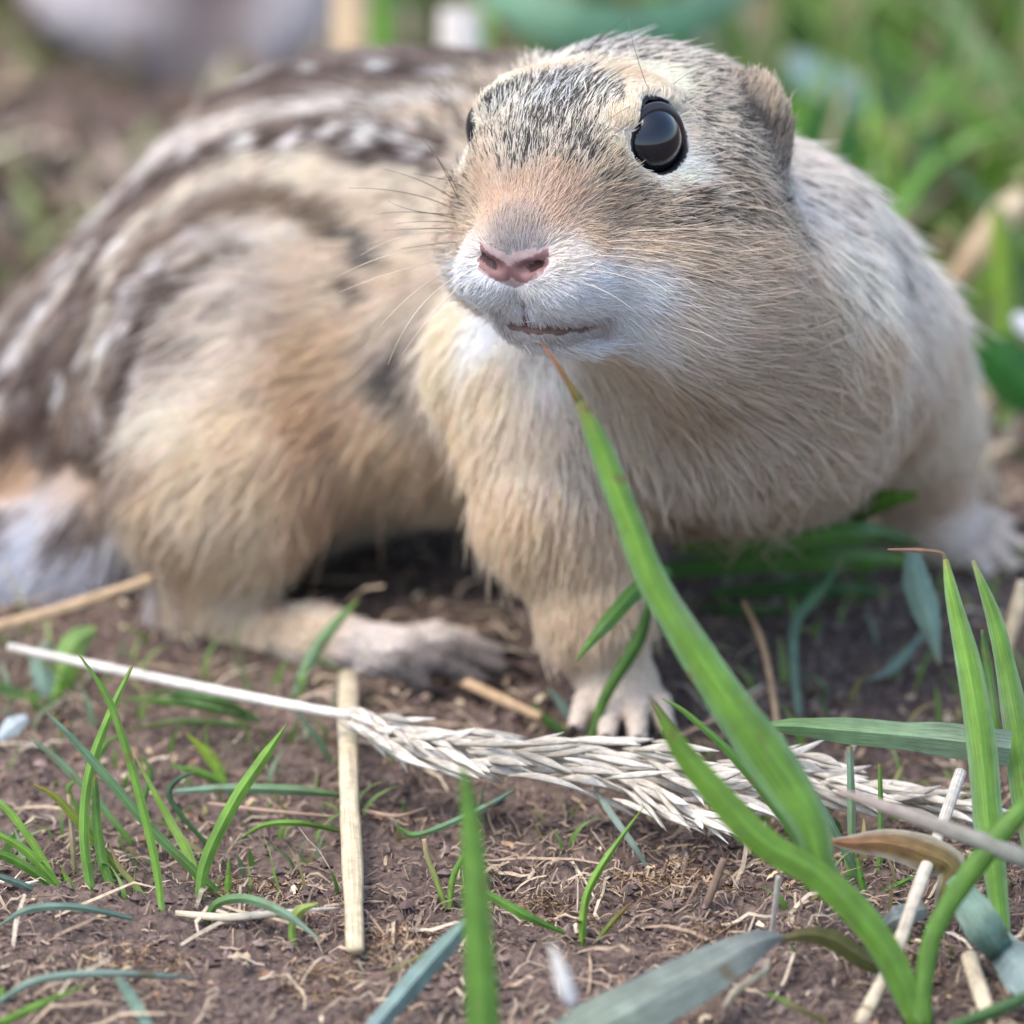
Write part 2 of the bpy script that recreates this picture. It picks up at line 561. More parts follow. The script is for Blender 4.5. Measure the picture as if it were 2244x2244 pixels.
# the crease of the mouth and the groove of the lip
def trace(pts, n=10):
    o = []
    for a, b in zip(pts[:-1], pts[1:]):
        for k in range(n + 1):
            p = on_body(a[0] + (b[0] - a[0]) * k / n, a[1] + (b[1] - a[1]) * k / n)
            if p is not None:
                o.append(p)
    return np.array(o)
MOUTH = trace([(1108, 706), (1165, 717), (1225, 719), (1275, 718), (1304, 716)])
LIP = trace([(1140, 655), (1150, 685), (1165, 712)])
def near_line(p, L):
    out = np.full(len(p), 9.0)
    m = np.where(((p > L.min(0) - 0.05) & (p < L.max(0) + 0.05)).all(1))[0]
    if len(m):
        out[m] = np.linalg.norm(p[m][:, None] - L[None], axis=2).min(1)
    return out
_dm = near_line(BV, MOUTH); _dl2 = near_line(BV, LIP)
BV = BV - BN * (0.007 * (1 - sstep(0.001, 0.009, _dm)) + 0.006 * (1 - sstep(0.001, 0.007, _dl2)))[:, None]
# ------------------------------------------------------------------ coat: colour, lie and length of the fur, region by region
def hr(px, py):
    return on_body(px, py)

# px, py, colour of the hair, share of dark hairs, hair length, lie of the hair (dx, dy across the picture)
COAT = [
    # face
    (1138, 545, (176, 168, 168), .10, .012, (0, -1)),
    (1138, 490, (186, 168, 152), .05, .016, (0, -1)),
    (1075, 470, (208, 176, 142), .03, .018, (-.6, -.8)),
    (1215, 470, (208, 178, 146), .03, .018, (.5, -.8)),
    (1140, 430, (206, 176, 144), .04, .020, (0, -1)),
    (1060, 420, (208, 178, 146), .06, .020, (-.3, -1)),
    (1220, 410, (208, 180, 150), .06, .022, (.4, -1)),
    (1050, 340, (226, 213, 190), .46, .028, (-.1, -1)),
    (1150, 340, (230, 219, 202), .54, .030, (.05, -1)),
    (1260, 340, (228, 217, 198), .54, .030, (.25, -1)),
    (1330, 370, (210, 192, 160), .25, .028, (.55, -.8)),
    (1080, 230, (234, 227, 214), .54, .036, (-.05, -1)),
    (1200, 230, (236, 230, 220), .56, .038, (.1, -1)),
    (1310, 230, (232, 221, 204), .50, .036, (.3, -1)),
    (1030, 190, (222, 204, 172), .42, .030, (-.2, -1)),
    (1130, 130, (220, 210, 198), .46, .044, (.1, -1)),
    (1280, 120, (226, 220, 210), .50, .048, (.35, -.9)),
    (1360, 105, (228, 220, 208), .46, .046, (.4, -.9)),
    (1430, 120, (222, 212, 194), .46, .046, (.6, -.8)),
    (1400, 175, (214, 192, 152), .10, .024, (.5, -.8)),
    (1455, 175, (236, 224, 200), .00, .016, (.7, -.6)),
    (1380, 255, (226, 206, 172), .02, .014, (-.1, -1)),
    (1372, 320, (236, 226, 208), .00, .014, (-.1, .9)),
    (1440, 385, (236, 230, 220), .02, .018, (.9, .2)),
    (1500, 388, (238, 230, 216), .02, .016, (.9, -.2)),
    (1540, 210, (210, 198, 176), .34, .028, (.9, -.4)),
    (1560, 290, (214, 203, 183), .32, .030, (1, -.15)),
    (1610, 150, (226, 214, 190), .28, .055, (.6, -.8)),
    (1690, 230, (216, 196, 164), .15, .028, (.3, -.9)),
    (1668, 268, (96, 82, 74), .40, .016, (.3, -.9)),
    (1590, 112, (238, 230, 210), .12, .060, (.5, -.85)),
    (1640, 330, (212, 199, 177), .36, .036, (1, .05)),
    (1420, 430, (198, 180, 152), .30, .034, (1, -.2)),
    (1500, 430, (190, 168, 138), .42, .040, (1, -.15)),
    (1600, 410, (200, 180, 152), .40, .044, (1, -.1)),
    (1400, 475, (196, 176, 148), .42, .036, (1, -.15)),
    (1330, 450, (206, 180, 146), .20, .026, (.9, -.4)),
    (1290, 510, (214, 190, 158), .08, .022, (1, -.3)),
    (1400, 530, (214, 194, 164), .12, .036, (1, .05)),
    (1250, 560, (226, 218, 208), .02, .018, (1, -.1)),
    (1300, 610, (240, 242, 246), .01, .024, (1, .12)),
    (1390, 620, (232, 230, 228), .02, .034, (1, .2)),
    (1230, 660, (240, 240, 242), .02, .018, (.7, .7)),
    (1150, 668, (236, 232, 232), .04, .012, (.2, 1)),
    (1090, 640, (240, 238, 240), .02, .014, (-.6, .7)),
    (1015, 600, (240, 242, 246), .02, .024, (-1, .2)),
    (1010, 520, (228, 214, 196), .04, .024, (-1, -.05)),
    (1000, 430, (216, 198, 168), .14, .030, (-1, -.3)),
    (960, 470, (214, 202, 180), .20, .040, (-1, -.1)),
    (1075, 715, (236, 236, 238), .02, .026, (-.5, 1)),
    (1180, 770, (226, 220, 214), .05, .034, (.15, 1)),
    (1320, 730, (234, 232, 230), .02, .042, (.8, .7)),
    # cheek, neck, shoulder
    (1500, 560, (210, 190, 160), .12, .055, (1, .1)),
    (1500, 680, (222, 210, 192), .05, .060, (1, .35)),
    (1650, 560, (212, 192, 162), .12, .070, (1, .08)),
    (1650, 680, (216, 196, 168), .08, .075, (1, .3)),
    (1640, 800, (206, 186, 158), .08, .080, (1, .5)),
    (1760, 450, (226, 217, 204), .24, .070, (1, .1)),
    (1850, 560, (230, 221, 207), .20, .085, (1, .25)),
    (1900, 470, (226, 219, 207), .25, .085, (.95, .3)),
    (2000, 600, (226, 216, 200), .10, .090, (.8, .6)),
    (1900, 760, (216, 196, 166), .06, .095, (1, .45)),
    (2060, 760, (222, 206, 178), .05, .080, (.7, .8)),
    (2000, 900, (206, 172, 130), .05, .070, (.25, 1)),
    (2095, 920, (226, 210, 182), .02, .060, (.3, 1)),
    (2060, 1080, (216, 190, 158), .03, .036, (.3, 1)),
    (2110, 1170, (222, 204, 184), .02, .020, (.9, .4)),
    # breast
    (1330, 830, (196, 178, 150), .06, .075, (.3, 1)),
    (1450, 850, (190, 166, 136), .06, .085, (.3, 1)),
    (1600, 930, (204, 188, 166), .05, .110, (.35, 1)),
    (1780, 940, (206, 186, 158), .05, .110, (.7, .8)),
    (1500, 1020, (206, 192, 174), .04, .105, (.02, 1)),
    (1700, 1080, (202, 182, 152), .04, .110, (.25, 1)),
    (1550, 1130, (200, 174, 138), .03, .100, (.05, 1)),
    # right foreleg
    (1000, 720, (232, 214, 180), .02, .090, (-.75, .55)),
    (1090, 800, (228, 212, 182), .03, .095, (-.5, .85)),
    (1020, 900, (226, 204, 164), .02, .095, (-.6, .75)),
    (1180, 930, (220, 206, 182), .05, .095, (-.2, 1)),
    (1280, 960, (204, 192, 174), .12, .090, (.05, 1)),
    (1130, 1100, (220, 196, 154), .03, .080, (-.3, 1)),
    (1300, 1150, (216, 192, 154), .08, .070, (.05, 1)),
    (1260, 1300, (220, 196, 156), .02, .055, (-.1, 1)),
    (1340, 1440, (224, 204, 174), .02, .036, (0, 1)),
    (1350, 1560, (222, 206, 184), .04, .022, (0, 1)),
    # flank and belly
    (860, 560, (214, 196, 168), .08, .105, (-1, .2)),
    (760, 640, (212, 194, 166), .08, .110, (-1, .25)),
    (900, 760, (182, 170, 154), .12, .110, (-.7, .6)),  # greyed to carry the shade behind the foreleg
    (760, 780, (212, 184, 142), .05, .115, (-.95, .35)),
    (720, 900, (210, 176, 130), .03, .115, (-.85, .5)),
    (850, 950, (212, 186, 144), .03, .110, (-.5, .8)),
    (700, 1050, (208, 174, 128), .03, .105, (-.6, .75)),
    (900, 1120, (206, 182, 144), .03, .100, (-.3, 1)),
    # thigh, leg, foot
    (600, 640, (212, 202, 188), .12, .080, (-1, .35)),
    (540, 760, (226, 216, 198), .06, .115, (-.9, .5)),
    (460, 860, (228, 218, 200), .08, .115, (-.8, .65)),
    (580, 920, (226, 210, 180), .03, .110, (-.75, .65)),
    (480, 1020, (224, 208, 176), .04, .105, (-.6, .8)),
    (380, 1050, (214, 190, 152), .12, .100, (-.5, .85)),
    (600, 1080, (222, 202, 166), .02, .095, (-.55, .8)),
    (450, 1200, (224, 198, 152), .02, .080, (-.3, 1)),
    (560, 1250, (222, 204, 172), .02, .070, (-.25, 1)),
    (640, 1400, (216, 200, 172), .03, .020, (.8, .3)),
    (800, 1430, (210, 202, 194), .05, .014, (1, .1)),
    (980, 1440, (112, 102, 98), .30, .010, (1, .05)),
    # back and rump
    (950, 150, (140, 116, 100), .25, .046, (-1, 0)),
    (700, 170, (140, 116, 100), .25, .046, (-1, .05)),
    (520, 260, (172, 150, 130), .20, .046, (-.9, .4)),
    (380, 420, (176, 154, 134), .20, .050, (-.75, .65)),
    (250, 560, (170, 148, 130), .22, .055, (-.65, .75)),
    (300, 760, (158, 138, 120), .25, .060, (-.6, .8)),
    (150, 760, (150, 126, 108), .25, .055, (-.65, .75)),
    (60, 800, (156, 134, 116), .25, .055, (-.65, .75)),
    (280, 900, (162, 136, 114), .25, .065, (-.5, .85)),
    (120, 920, (176, 146, 116), .20, .070, (-.5, .85)),
    (40, 980, (206, 170, 126), .06, .105, (-.5, .85)),
    (250, 1030, (204, 176, 140), .15, .100, (-.35, .95)),
    # tail: the bluish cast of its shade is put into the hair colour
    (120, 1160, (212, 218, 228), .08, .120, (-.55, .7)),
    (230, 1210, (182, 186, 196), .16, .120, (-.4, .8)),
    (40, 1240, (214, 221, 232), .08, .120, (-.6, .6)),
]
def pale(c):
    """hair colour that gives this coat colour once light has bounced between the hairs"""
    v = lin(*c)
    y = float(v @ np.array([0.2126, 0.7152, 0.0722]))
    return np.clip((v * 0.69 + y * 0.31) * np.array([1.22, 1.185, 1.16]), 0, 0.9)
_ap, _ac, _ad, _al, _at = [], [], [], [], []
_bmid = Q(1200, 760, 0.9)
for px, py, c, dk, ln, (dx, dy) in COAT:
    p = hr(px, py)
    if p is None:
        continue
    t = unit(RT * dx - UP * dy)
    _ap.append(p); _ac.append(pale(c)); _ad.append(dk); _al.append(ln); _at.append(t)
    q = to_head(p)
    if q[0] > -0.1 and q[2] > -0.19 and abs(q[1]) < 0.2:                   # the other cheek carries the same coat
        if q[1] > 0.05:
            tq = HM @ t
            _ap.append(H(q[0], -q[1], q[2])); _at.append(HM.T @ (tq * np.array([1, -1, 1])))
            _ac.append(pale(c)); _ad.append(dk); _al.append(ln)
    elif px < 1000 and py < 1100:
        w = (p - _bmid) @ BM.T
        if w[1] < -0.05:
            w[1] = -w[1]
            tb = BM @ t; tb[1] = -tb[1]
            _ap.append(_bmid + BM.T @ w); _at.append(BM.T @ tb)
            _ac.append(pale(c)); _ad.append(dk); _al.append(ln)
_ap = np.array(_ap); _ac = np.array(_ac); _ad = np.array(_ad); _al = np.array(_al); _at = np.array(_at)

def idw(p, power=5):
    out = np.zeros((len(p), 8), np.float32)
    VAL = np.concatenate([_ac, _ad[:, None], _al[:, None], _at], 1)
    for i in range(0, len(p), 20000):
        d = np.linalg.norm(p[i:i + 20000, None, :] - _ap[None], axis=2) + 0.012
        w = d ** -power
        w /= w.sum(1, keepdims=True)
        out[i:i + 20000] = w @ VAL
    return out

# pale and dark stripes of the back, and the pale spots inside the dark ones; also one painted shade
def line(pts, n=8):
    o = []
    for a, b in zip(pts[:-1], pts[1:]):
        for k in range(n):
            t = k / n
            p = on_body(a[0] + (b[0] - a[0]) * t, a[1] + (b[1] - a[1]) * t)
            if p is not None:
                o.append(p)
    return np.array(o)

PALE = [
    ([(1010, 222), (850, 224), (683, 226), (541, 244), (427, 292), (353, 342), (285, 405), (228, 515), (125, 655), (40, 780)], .020, (240, 232, 222)),
    ([(930, 392), (740, 366), (626, 346), (512, 362), (399, 430), (319, 480), (275, 600), (258, 690), (215, 790)], .021, (240, 230, 212)),
    ([(700, 505), (560, 520), (480, 545)], .018, (236, 228, 216)),
    ([(1000, 125), (800, 122), (650, 138)], .012, (222, 208, 200)),
    ([(345, 600), (330, 640)], .018, (228, 222, 220)),
    ([(180, 560), (90, 690), (20, 800)], .014, (222, 214, 206)),
]
DARK = [
    ([(1000, 165), (880, 158), (723, 160), (609, 176), (520, 205)], .020, (104, 82, 72)),
    ([(985, 350), (900, 322), (800, 300), (720, 294), (570, 300), (440, 328), (370, 368), (300, 425)], .026, (112, 88, 74)),
    ([(960, 375), (900, 350), (830, 335)], .018, (90, 70, 64)),
    ([(800, 470), (740, 430), (626, 412), (520, 440), (430, 490), (365, 530), (325, 610)], .019, (154, 130, 106)),
    ([(860, 520), (800, 480)], .014, (96, 86, 78)),
    ([(620, 540), (540, 562), (470, 585)], .014, (150, 132, 112)),
    ([(420, 610), (380, 650), (330, 700), (310, 780), (290, 850)], .020, (104, 92, 82)),
    ([(235, 540), (205, 600), (190, 640)], .015, (110, 92, 80)),
    ([(250, 590), (225, 680), (190, 730), (160, 800), (110, 860), (40, 930)], .020, (120, 92, 76)),
    ([(130, 740), (90, 780), (60, 830)], .014, (116, 98, 88)),
    ([(270, 800), (240, 870), (170, 960), (120, 1010)], .017, (124, 98, 80)),
    ([(330, 900), (310, 960)], .015, (120, 104, 92)),
    ([(860, 540), (880, 570)], .014, (96, 92, 90)),
    ([(800, 620), (830, 640)], .015, (120, 104, 92)),
    ([(910, 740), (920, 800)], .020, (108, 100, 96)),  # no stripe: shade behind the foreleg, painted into the coat
]
SPOT = [(880, 151, .015), (991, 165, .013), (723, 157, .014), (609, 165, .014), (763, 290, .013), (834, 302, .015), (678, 302, .014),
        (581, 299, .015), (456, 312, .014), (342, 372, .014), (920, 300, .012), (960, 340, .010), (345, 610, .016), (262, 700, .015),
        (120, 655, .018), (60, 760, .015), (30, 700, .014), (90, 620, .013), (170, 560, .014), (230, 470, .013), (300, 500, .012), (205, 740, .013), (150, 810, .014), (85, 850, .014), (20, 860, .013), (190, 880, .012), (120, 940, .012), (300, 690, .012), (345, 760, .012), (330, 840, .012), (260, 950, .011), (375, 700, .011), (400, 560, .013), (470, 500, .012), (235, 850, .012), (285, 915, .011), (150, 700, .010), (200, 640, .010)]
_pl = [(line(a), w, lin(*c)) for a, w, c in PALE]
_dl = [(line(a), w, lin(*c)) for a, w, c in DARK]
_sp = [(hr(x, y), r * 1.2) for x, y, r in SPOT]

def mindist(p, L):
    out = np.full(len(p), 9.0)
    m = ((p > L.min(0) - 0.06) & (p < L.max(0) + 0.06)).all(1)
    ii = np.where(m)[0]
    for i in range(0, len(ii), 20000):
        k = ii[i:i + 20000]
        out[k] = np.linalg.norm(p[k][:, None] - L[None], axis=2).min(1)
    return out

RUMP = hr(170, 790)
_bd = unit(RT * -0.6 - UP * 0.8)                       # the way the rump hair lies
_b2 = unit(np.cross(_bd, FWD)); BRIN = np.array([_bd, _b2, np.cross(_bd, _b2)])
def markings(p, col):
    w = (fbm(p * 28, 2, 5)[:, None] - 0.5) * 0.02
    pw = p + w
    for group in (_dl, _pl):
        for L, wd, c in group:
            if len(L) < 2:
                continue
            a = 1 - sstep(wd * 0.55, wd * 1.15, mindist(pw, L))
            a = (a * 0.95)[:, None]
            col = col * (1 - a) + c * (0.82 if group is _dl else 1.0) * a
    for c0, r in _sp:
        if c0 is None:
            continue
        a = (1 - sstep(r * 0.5, r * 1.2, np.linalg.norm(pw - c0, axis=1)))[:, None]
        col = col * (1 - a) + lin(252, 246, 240) * a
    # stained hair round the lips
    a = (1 - sstep(0.008, 0.030, near_line(p, MOUTH)))[:, None] * 0.55
    col = col * (1 - a) + lin(150, 126, 112) * a
    # brindled rump
    a = sstep(0.34, 0.18, np.linalg.norm(p - RUMP, axis=1)) * sstep(0.50, 0.60, fbm(p @ BRIN.T * np.array([16, 52, 52]), 2, 77)) * 0.75
    col = col * (1 - a[:, None]) + lin(104, 82, 70) * a[:, None]
    # pale ring round the eye
    q = to_head(p)
    for c in EYE_C:
        w_ = q - np.array(c)
        d = np.linalg.norm(w_, axis=1)
        cu = w_[:, 2] / np.maximum(d, 1e-6); cf = w_[:, 0] / np.maximum(d, 1e-6)
        ring = (1 - sstep(EYE_R + 0.020, EYE_R + 0.032, d)) * np.maximum(sstep(0.45, 0.8, cu), np.maximum(sstep(-0.45, -0.8, cu), 0.8 * sstep(0.4, 0.75, cf)))
        a = (ring * 0.75)[:, None]
        col = col * (1 - a) + lin(242, 232, 212) * a
    # stripes of the far side, which only shows from other viewpoints
    wv = (p - _bmid) @ BM.T
    far = sstep(0.02, 0.06, wv[:, 1]) * sstep(0.02, 0.10, wv[:, 2]) * sstep(0.08, -0.02, wv[:, 0])
    band = 0.5 + 0.5 * np.sin(np.arctan2(wv[:, 1], wv[:, 2]) * 16)
    a = (far * sstep(0.45, 0.75, band))[:, None] * 0.8
    return col * (1 - a) + lin(112, 88, 74) * a

# bare skin: nose pad, mouth, eyelids
def seg(q, a, b):
    return cap(q, a, b, 0.0, 0.0)

NOSE_C = np.array([0.150, 0.0, -0.104])
def bare(p):
    """how bare the skin is (1 = no fur) and the colour put there"""
    q = to_head(p)
    col = np.tile(lin(150, 116, 104), (len(p), 1))
    b = np.zeros(len(p))
    qn = q.copy(); qn[:, 1] = np.abs(qn[:, 1])
    jg = (vnoise(p * 140, 29) - 0.5) * 0.010
    inpad = (q[:, 0] > 0.115) & (qn[:, 1] + jg < 0.043 - np.clip(-0.118 - q[:, 2], 0, 1) * 1.2) & (q[:, 2] + jg < -0.090 + qn[:, 1] * 0.16) & (q[:, 2] > -0.133 + qn[:, 1] * 0.5)
    b[inpad] = 1
    col[inpad] = lin(164, 142, 140)
    for s in (1, -1):  # nostrils painted darker, standing for the shade inside their openings
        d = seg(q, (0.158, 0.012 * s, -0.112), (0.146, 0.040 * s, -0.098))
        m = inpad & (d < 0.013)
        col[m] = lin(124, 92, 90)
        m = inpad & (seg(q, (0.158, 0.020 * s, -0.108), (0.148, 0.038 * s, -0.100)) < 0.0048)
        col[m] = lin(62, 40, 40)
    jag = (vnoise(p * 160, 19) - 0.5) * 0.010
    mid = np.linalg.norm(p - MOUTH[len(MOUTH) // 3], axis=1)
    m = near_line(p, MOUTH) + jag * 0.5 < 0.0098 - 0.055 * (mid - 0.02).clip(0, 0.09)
    b[m] = 1; col[m] = lin(104, 78, 70)  # brown lip skin, darkened to stand for shade in the shallow crease
    m = near_line(p, LIP) < 0.0052
    b[m] = 1; col[m] = lin(134, 104, 96)
    for c in EYE_C:
        d = np.linalg.norm(q - np.array(c), axis=1)
        m = d < EYE_R + 0.0085
        b[m] = 1; col[m] = lin(34, 31, 34)
    return b, col

# ------------------------------------------------------------------ the animal
squirrel = empty('ground_squirrel', (0.1, 0.75, 0.0))
tag(squirrel, 'striped and spotted tan ground squirrel crouching on the soil, head turned to the viewer', 'squirrel')
ROOT = np.array([0.1, 0.75, 0.0])

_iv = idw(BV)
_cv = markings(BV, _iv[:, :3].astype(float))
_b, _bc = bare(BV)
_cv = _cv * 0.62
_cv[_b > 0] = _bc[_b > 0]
_ear = to_head(BV) - np.array([-0.175, 0.165, 0.0])
_m = (np.linalg.norm(_ear, axis=1) < 0.045)
_cv[_m] = lin(176, 140, 112)
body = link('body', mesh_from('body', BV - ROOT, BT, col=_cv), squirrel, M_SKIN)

def mat_eye():
    m, nt, b = new_mat('dark_eye')
    L = nt.links.new
    tc = node(nt, 'ShaderNodeTexCoord')
    gr = node(nt, 'ShaderNodeTexNoise'); gr.inputs['Scale'].default_value = 30
    L(tc.outputs['Object'], gr.inputs['Vector'])
    rp = node(nt, 'ShaderNodeValToRGB')
    rp.color_ramp.elements[0].color = (0.004, 0.006, 0.010, 1)
    rp.color_ramp.elements[1].color = (0.012, 0.012, 0.016, 1)
    L(gr.outputs['Fac'], rp.inputs['Fac']); L(rp.outputs[0], b.inputs['Base Color'])
    b.inputs['Roughness'].default_value = 0.06
    b.inputs['Specular IOR Level'].default_value = 0.35
    b.inputs['Coat Weight'].default_value = 0.5
    b.inputs['Coat Roughness'].default_value = 0.02
    return m
M_EYE = mat_eye()
_eb = bmesh.new()
bmesh.ops.create_uvsphere(_eb, u_segments=40, v_segments=24, radius=EYE_R)
_em = bpy.data.meshes.new('eye'); _eb.to_mesh(_em); _eb.free()
_em.polygons.foreach_set('use_smooth', [True] * len(_em.polygons))
_em.materials.append(M_EYE)
for c in EYE_C:
    o = link('eye', _em, squirrel)
    o.location = H(*c) - ROOT

# dark moist rims of the eyelids, drawn out to a corner at the front
M_LID = mat_vcol('eyelid_skin', rough=0.32, spec=0.5, noise=0.2, nscale=150)
for s_, c in zip((1, -1), EYE_C):
    ax = unit(np.array([math.cos(R(66)), math.sin(R(66)) * s_, 0.06]))
    up_ = unit(np.array([0, 0, 1.0]) - ax * ax[2]); fr = np.cross(up_, ax) * s_        # fr points to the nose
    V, F = [], []
    NU, NV = 44, 10
    for i in range(NU):
        th = 2 * math.pi * i / NU
        ct, st = math.cos(th), math.sin(th)
        corner = max(0.0, math.cos(th - R(-35))) ** 8
        rad = 0.0368 + 0.008 * corner
        off = 0.0185 - 0.003 * corner
        mid = np.array(c) + ax * off + (fr * ct + up_ * st) * rad
        out = fr * ct + up_ * st
        for k in range(NV):
            ph = 2 * math.pi * k / NV
            mr = 0.0050 + 0.0014 * max(0, st)
            V.append(H(*(mid + out * math.cos(ph) * mr * 1.15 + ax * math.sin(ph) * mr * 0.75)) - ROOT)
    for i in range(NU):
        for k in range(NV):
            F.append((i * NV + k, ((i + 1) % NU) * NV + k, ((i + 1) % NU) * NV + (k + 1) % NV, i * NV + (k + 1) % NV))
    link('eyelid', mesh_from('eyelid', V, F, col=np.tile(lin(44, 38, 42), (len(V), 1))), squirrel, M_LID)

# claws
def tube(pts, rad, n=6):
    pts = np.asarray(pts, float)
    V, F = [], []
    for i, p in enumerate(pts):
        t = unit(pts[min(i + 1, len(pts) - 1)] - pts[max(i - 1, 0)])
        a = unit(np.cross(t, [0.13, 0.31, 0.94])); b = np.cross(t, a)
        for k in range(n):
            th = 2 * math.pi * k / n
            V.append(p + rad[i] * (a * math.cos(th) + b * math.sin(th)))
    for i in range(len(pts) - 1):
        for k in range(n):
            F.append((i * n + k, i * n + (k + 1) % n, (i + 1) * n + (k + 1) % n, (i + 1) * n + k))
    F.append(tuple(range(n))[::-1]); F.append(tuple(range((len(pts) - 1) * n, len(pts) * n)))
    return np.array(V), F
M_CLAW = mat_vcol('claw_horn', rough=0.35, spec=0.4, noise=0.2)
for a, k, e, r, kd in TOES:
    t = unit(e - k)
    p = [e - t * 0.004, e + t * 0.014 + np.array([0, 0, 0.004]), e + t * 0.032 + np.array([0, 0, 0.003]), e + t * 0.046 + np.array([0, 0, -0.004])]
    p = [np.array([v[0], v[1], max(v[2], 0.010)]) for v in p]
    V, F = tube(p, (r * 0.56, r * 0.50, r * 0.30, 0.001))
    link('claw', mesh_from('claw', V - ROOT, F, col=np.tile(lin(46, 38, 36), (len(V), 1))), squirrel, M_CLAW)

# ------------------------------------------------------------------ fur strands
def sample(n, weight):
    tri = BV[BT]
    area = 0.5 * np.linalg.norm(np.cross(tri[:, 1] - tri[:, 0], tri[:, 2] - tri[:, 0]), axis=1) * weight
    c = np.cumsum(area); c /= c[-1]
    i = np.searchsorted(c, rng.random(n))
    u, v = rng.random(n), rng.random(n)
    m = u + v > 1
    u[m], v[m] = 1 - u[m], 1 - v[m]
    w = np.stack([1 - u - v, u, v], 1)
    P = (tri[i] * w[:, :, None]).sum(1)
    N = unit((BN[BT[i]] * w[:, :, None]).sum(1))
    return P, N

def hair_object(name, strands, radius, colors, mat):
    n, K = strands.shape[:2]
    hc = bpy.data.hair_curves.new(name)
    hc.add_curves([K] * n)
    hc.attributes['position'].data.foreach_set('vector', (strands - ROOT).astype(np.float32).ravel())
    a = hc.attributes.get('radius') or hc.attributes.new('radius', 'FLOAT', 'POINT')
    a.data.foreach_set('value', radius.astype(np.float32).ravel())
    a = hc.attributes.new('col', 'FLOAT_COLOR', 'POINT')
    c = np.ones((n, K, 4), np.float32); c[..., :3] = colors
    a.data.foreach_set('color', c.ravel())
    o = link(name, hc, squirrel, mat)
    return o

def grow(name, n, weight, rad, rough, clump, face=False):
    P, N = sample(n, weight)
    b, _ = bare(P)
    ok = b < 0.5
    ok &= P[:, 2] > 0.012
    q = to_head(P)
    for c in EYE_C:
        ok &= np.linalg.norm(q - np.array(c), axis=1) > EYE_R + 0.009
    P, N = P[ok], N[ok]
    n = len(P)
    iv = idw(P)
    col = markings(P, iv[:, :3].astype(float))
    dk = iv[:, 3].astype(float); ln = iv[:, 4].astype(float)
    for a, k, e, r, _ in TOES:                                          # toes are short-haired
        dt = cap(P, k, e, r, r)
        ln = np.where(dt < 0.014, np.minimum(ln, 0.006), ln)
    for c0 in (PAW_R, PAW_L):
        ln = np.minimum(ln, 0.010 + (np.linalg.norm(P - c0, axis=1) - 0.06).clip(0, 1) * 0.6)
    T = iv[:, 5:8].astype(float) + rng.normal(0, rough, (n, 3))
    sw = np.stack([fbm(P * 16, 2, 31 + k) - 0.5 for k in range(3)], 1)
    T = T + sw * 0.55
    T = T - (T * N).sum(1, keepdims=True) * N
    T = unit(T)
    ln = ln * np.where(ln > 0.05, 0.66, 0.85) * rng.uniform(0.6, 1.2, n) * np.where(rng.random(n) < 0.06, 1.5, 1.0)
    # hairs whose tips would cross the eye or the mouth are kept short
    q = to_head(P)
    dm = near_line(P, MOUTH)
    ln = np.where(dm < 0.03, np.minimum(ln, 0.010 + (dm - 0.008).clip(0, 1) * 0.8), ln)
    for c in EYE_C:
        de = np.linalg.norm(q - np.array(c), axis=1) - EYE_R
        ln = np.where(de < 0.03, np.minimum(ln, 0.008 + de * 0.5), ln)
    lift = rng.uniform(0.40, 0.80, n) * 0.56
    K = 5
    S = np.linspace(0, 1, K)
    ST = np.zeros((n, K, 3))
    bend = rng.normal(0, 0.10, (n, 3))
    for k, s in enumerate(S):
        up = lift * (s - 0.42 * s * s)
        ST[:, k] = P + ln[:, None] * (T * (s * np.sqrt(np.maximum(1 - lift[:, None] ** 2 * 0.4, 0.3))) + N * up[:, None] + bend * (s * s))
        ST[:, k, 2] -= ln * 0.06 * s * s
    # tufts: tips lean together
    nc = max(n // clump, 8)
    ci = rng.choice(n, nc, replace=False)
    kd = KDTree(nc)
    for j, i in enumerate(ci):
        kd.insert(P[i], j)
    kd.balance()
    own = np.array([ci[kd.find(p)[1]] for p in P])
    amt = rng.uniform(0.0, 0.5, n)
    for k, s in enumerate(S):
        w = (amt * s ** 1.4 * 0.75)[:, None]
        ST[:, k] += (ST[own, k] - ST[:, k]) * w
    ST[:, :, 2] = np.maximum(ST[:, :, 2], 0.004)
    # colour: banded hairs, a share of them dark
    nz = fbm(P * np.array([95, 95, 60]), 2, 71)
    for c in EYE_C:
        dk = np.where(np.linalg.norm(to_head(P) - np.array(c), axis=1) < EYE_R + 0.020, 0.0, dk)
    dark = (rng.random(n) * 0.8 + nz * 0.5 - 0.13) < dk * 1.05
    dcol = lin(92, 84, 74) + rng.uniform(0, 0.02, (n, 1))
    soft = sstep(0.10, 0.30, dk)[:, None]
    dcol = dcol * soft + col * 0.62 * (1 - soft)
    tip = np.where(dark[:, None], dcol, col)
    tip = tip * rng.uniform(0.90, 1.10, (n, 1)) * (1 + rng.normal(0, 0.03, (n, 3)))
    root = tip * 0.86 + 0.01
    C = root[:, None] * (1 - S[None, :, None] ** 0.7) + tip[:, None] * S[None, :, None] ** 0.7
    rr = rad * rng.uniform(0.7, 1.3, (n, 1)) * np.interp(S, [0, 0.4, 1], [0.9, 1.0, 0.12])[None]
    return hair_object(name, ST, rr, np.clip(C, 0.004, 0.93), M_FUR)

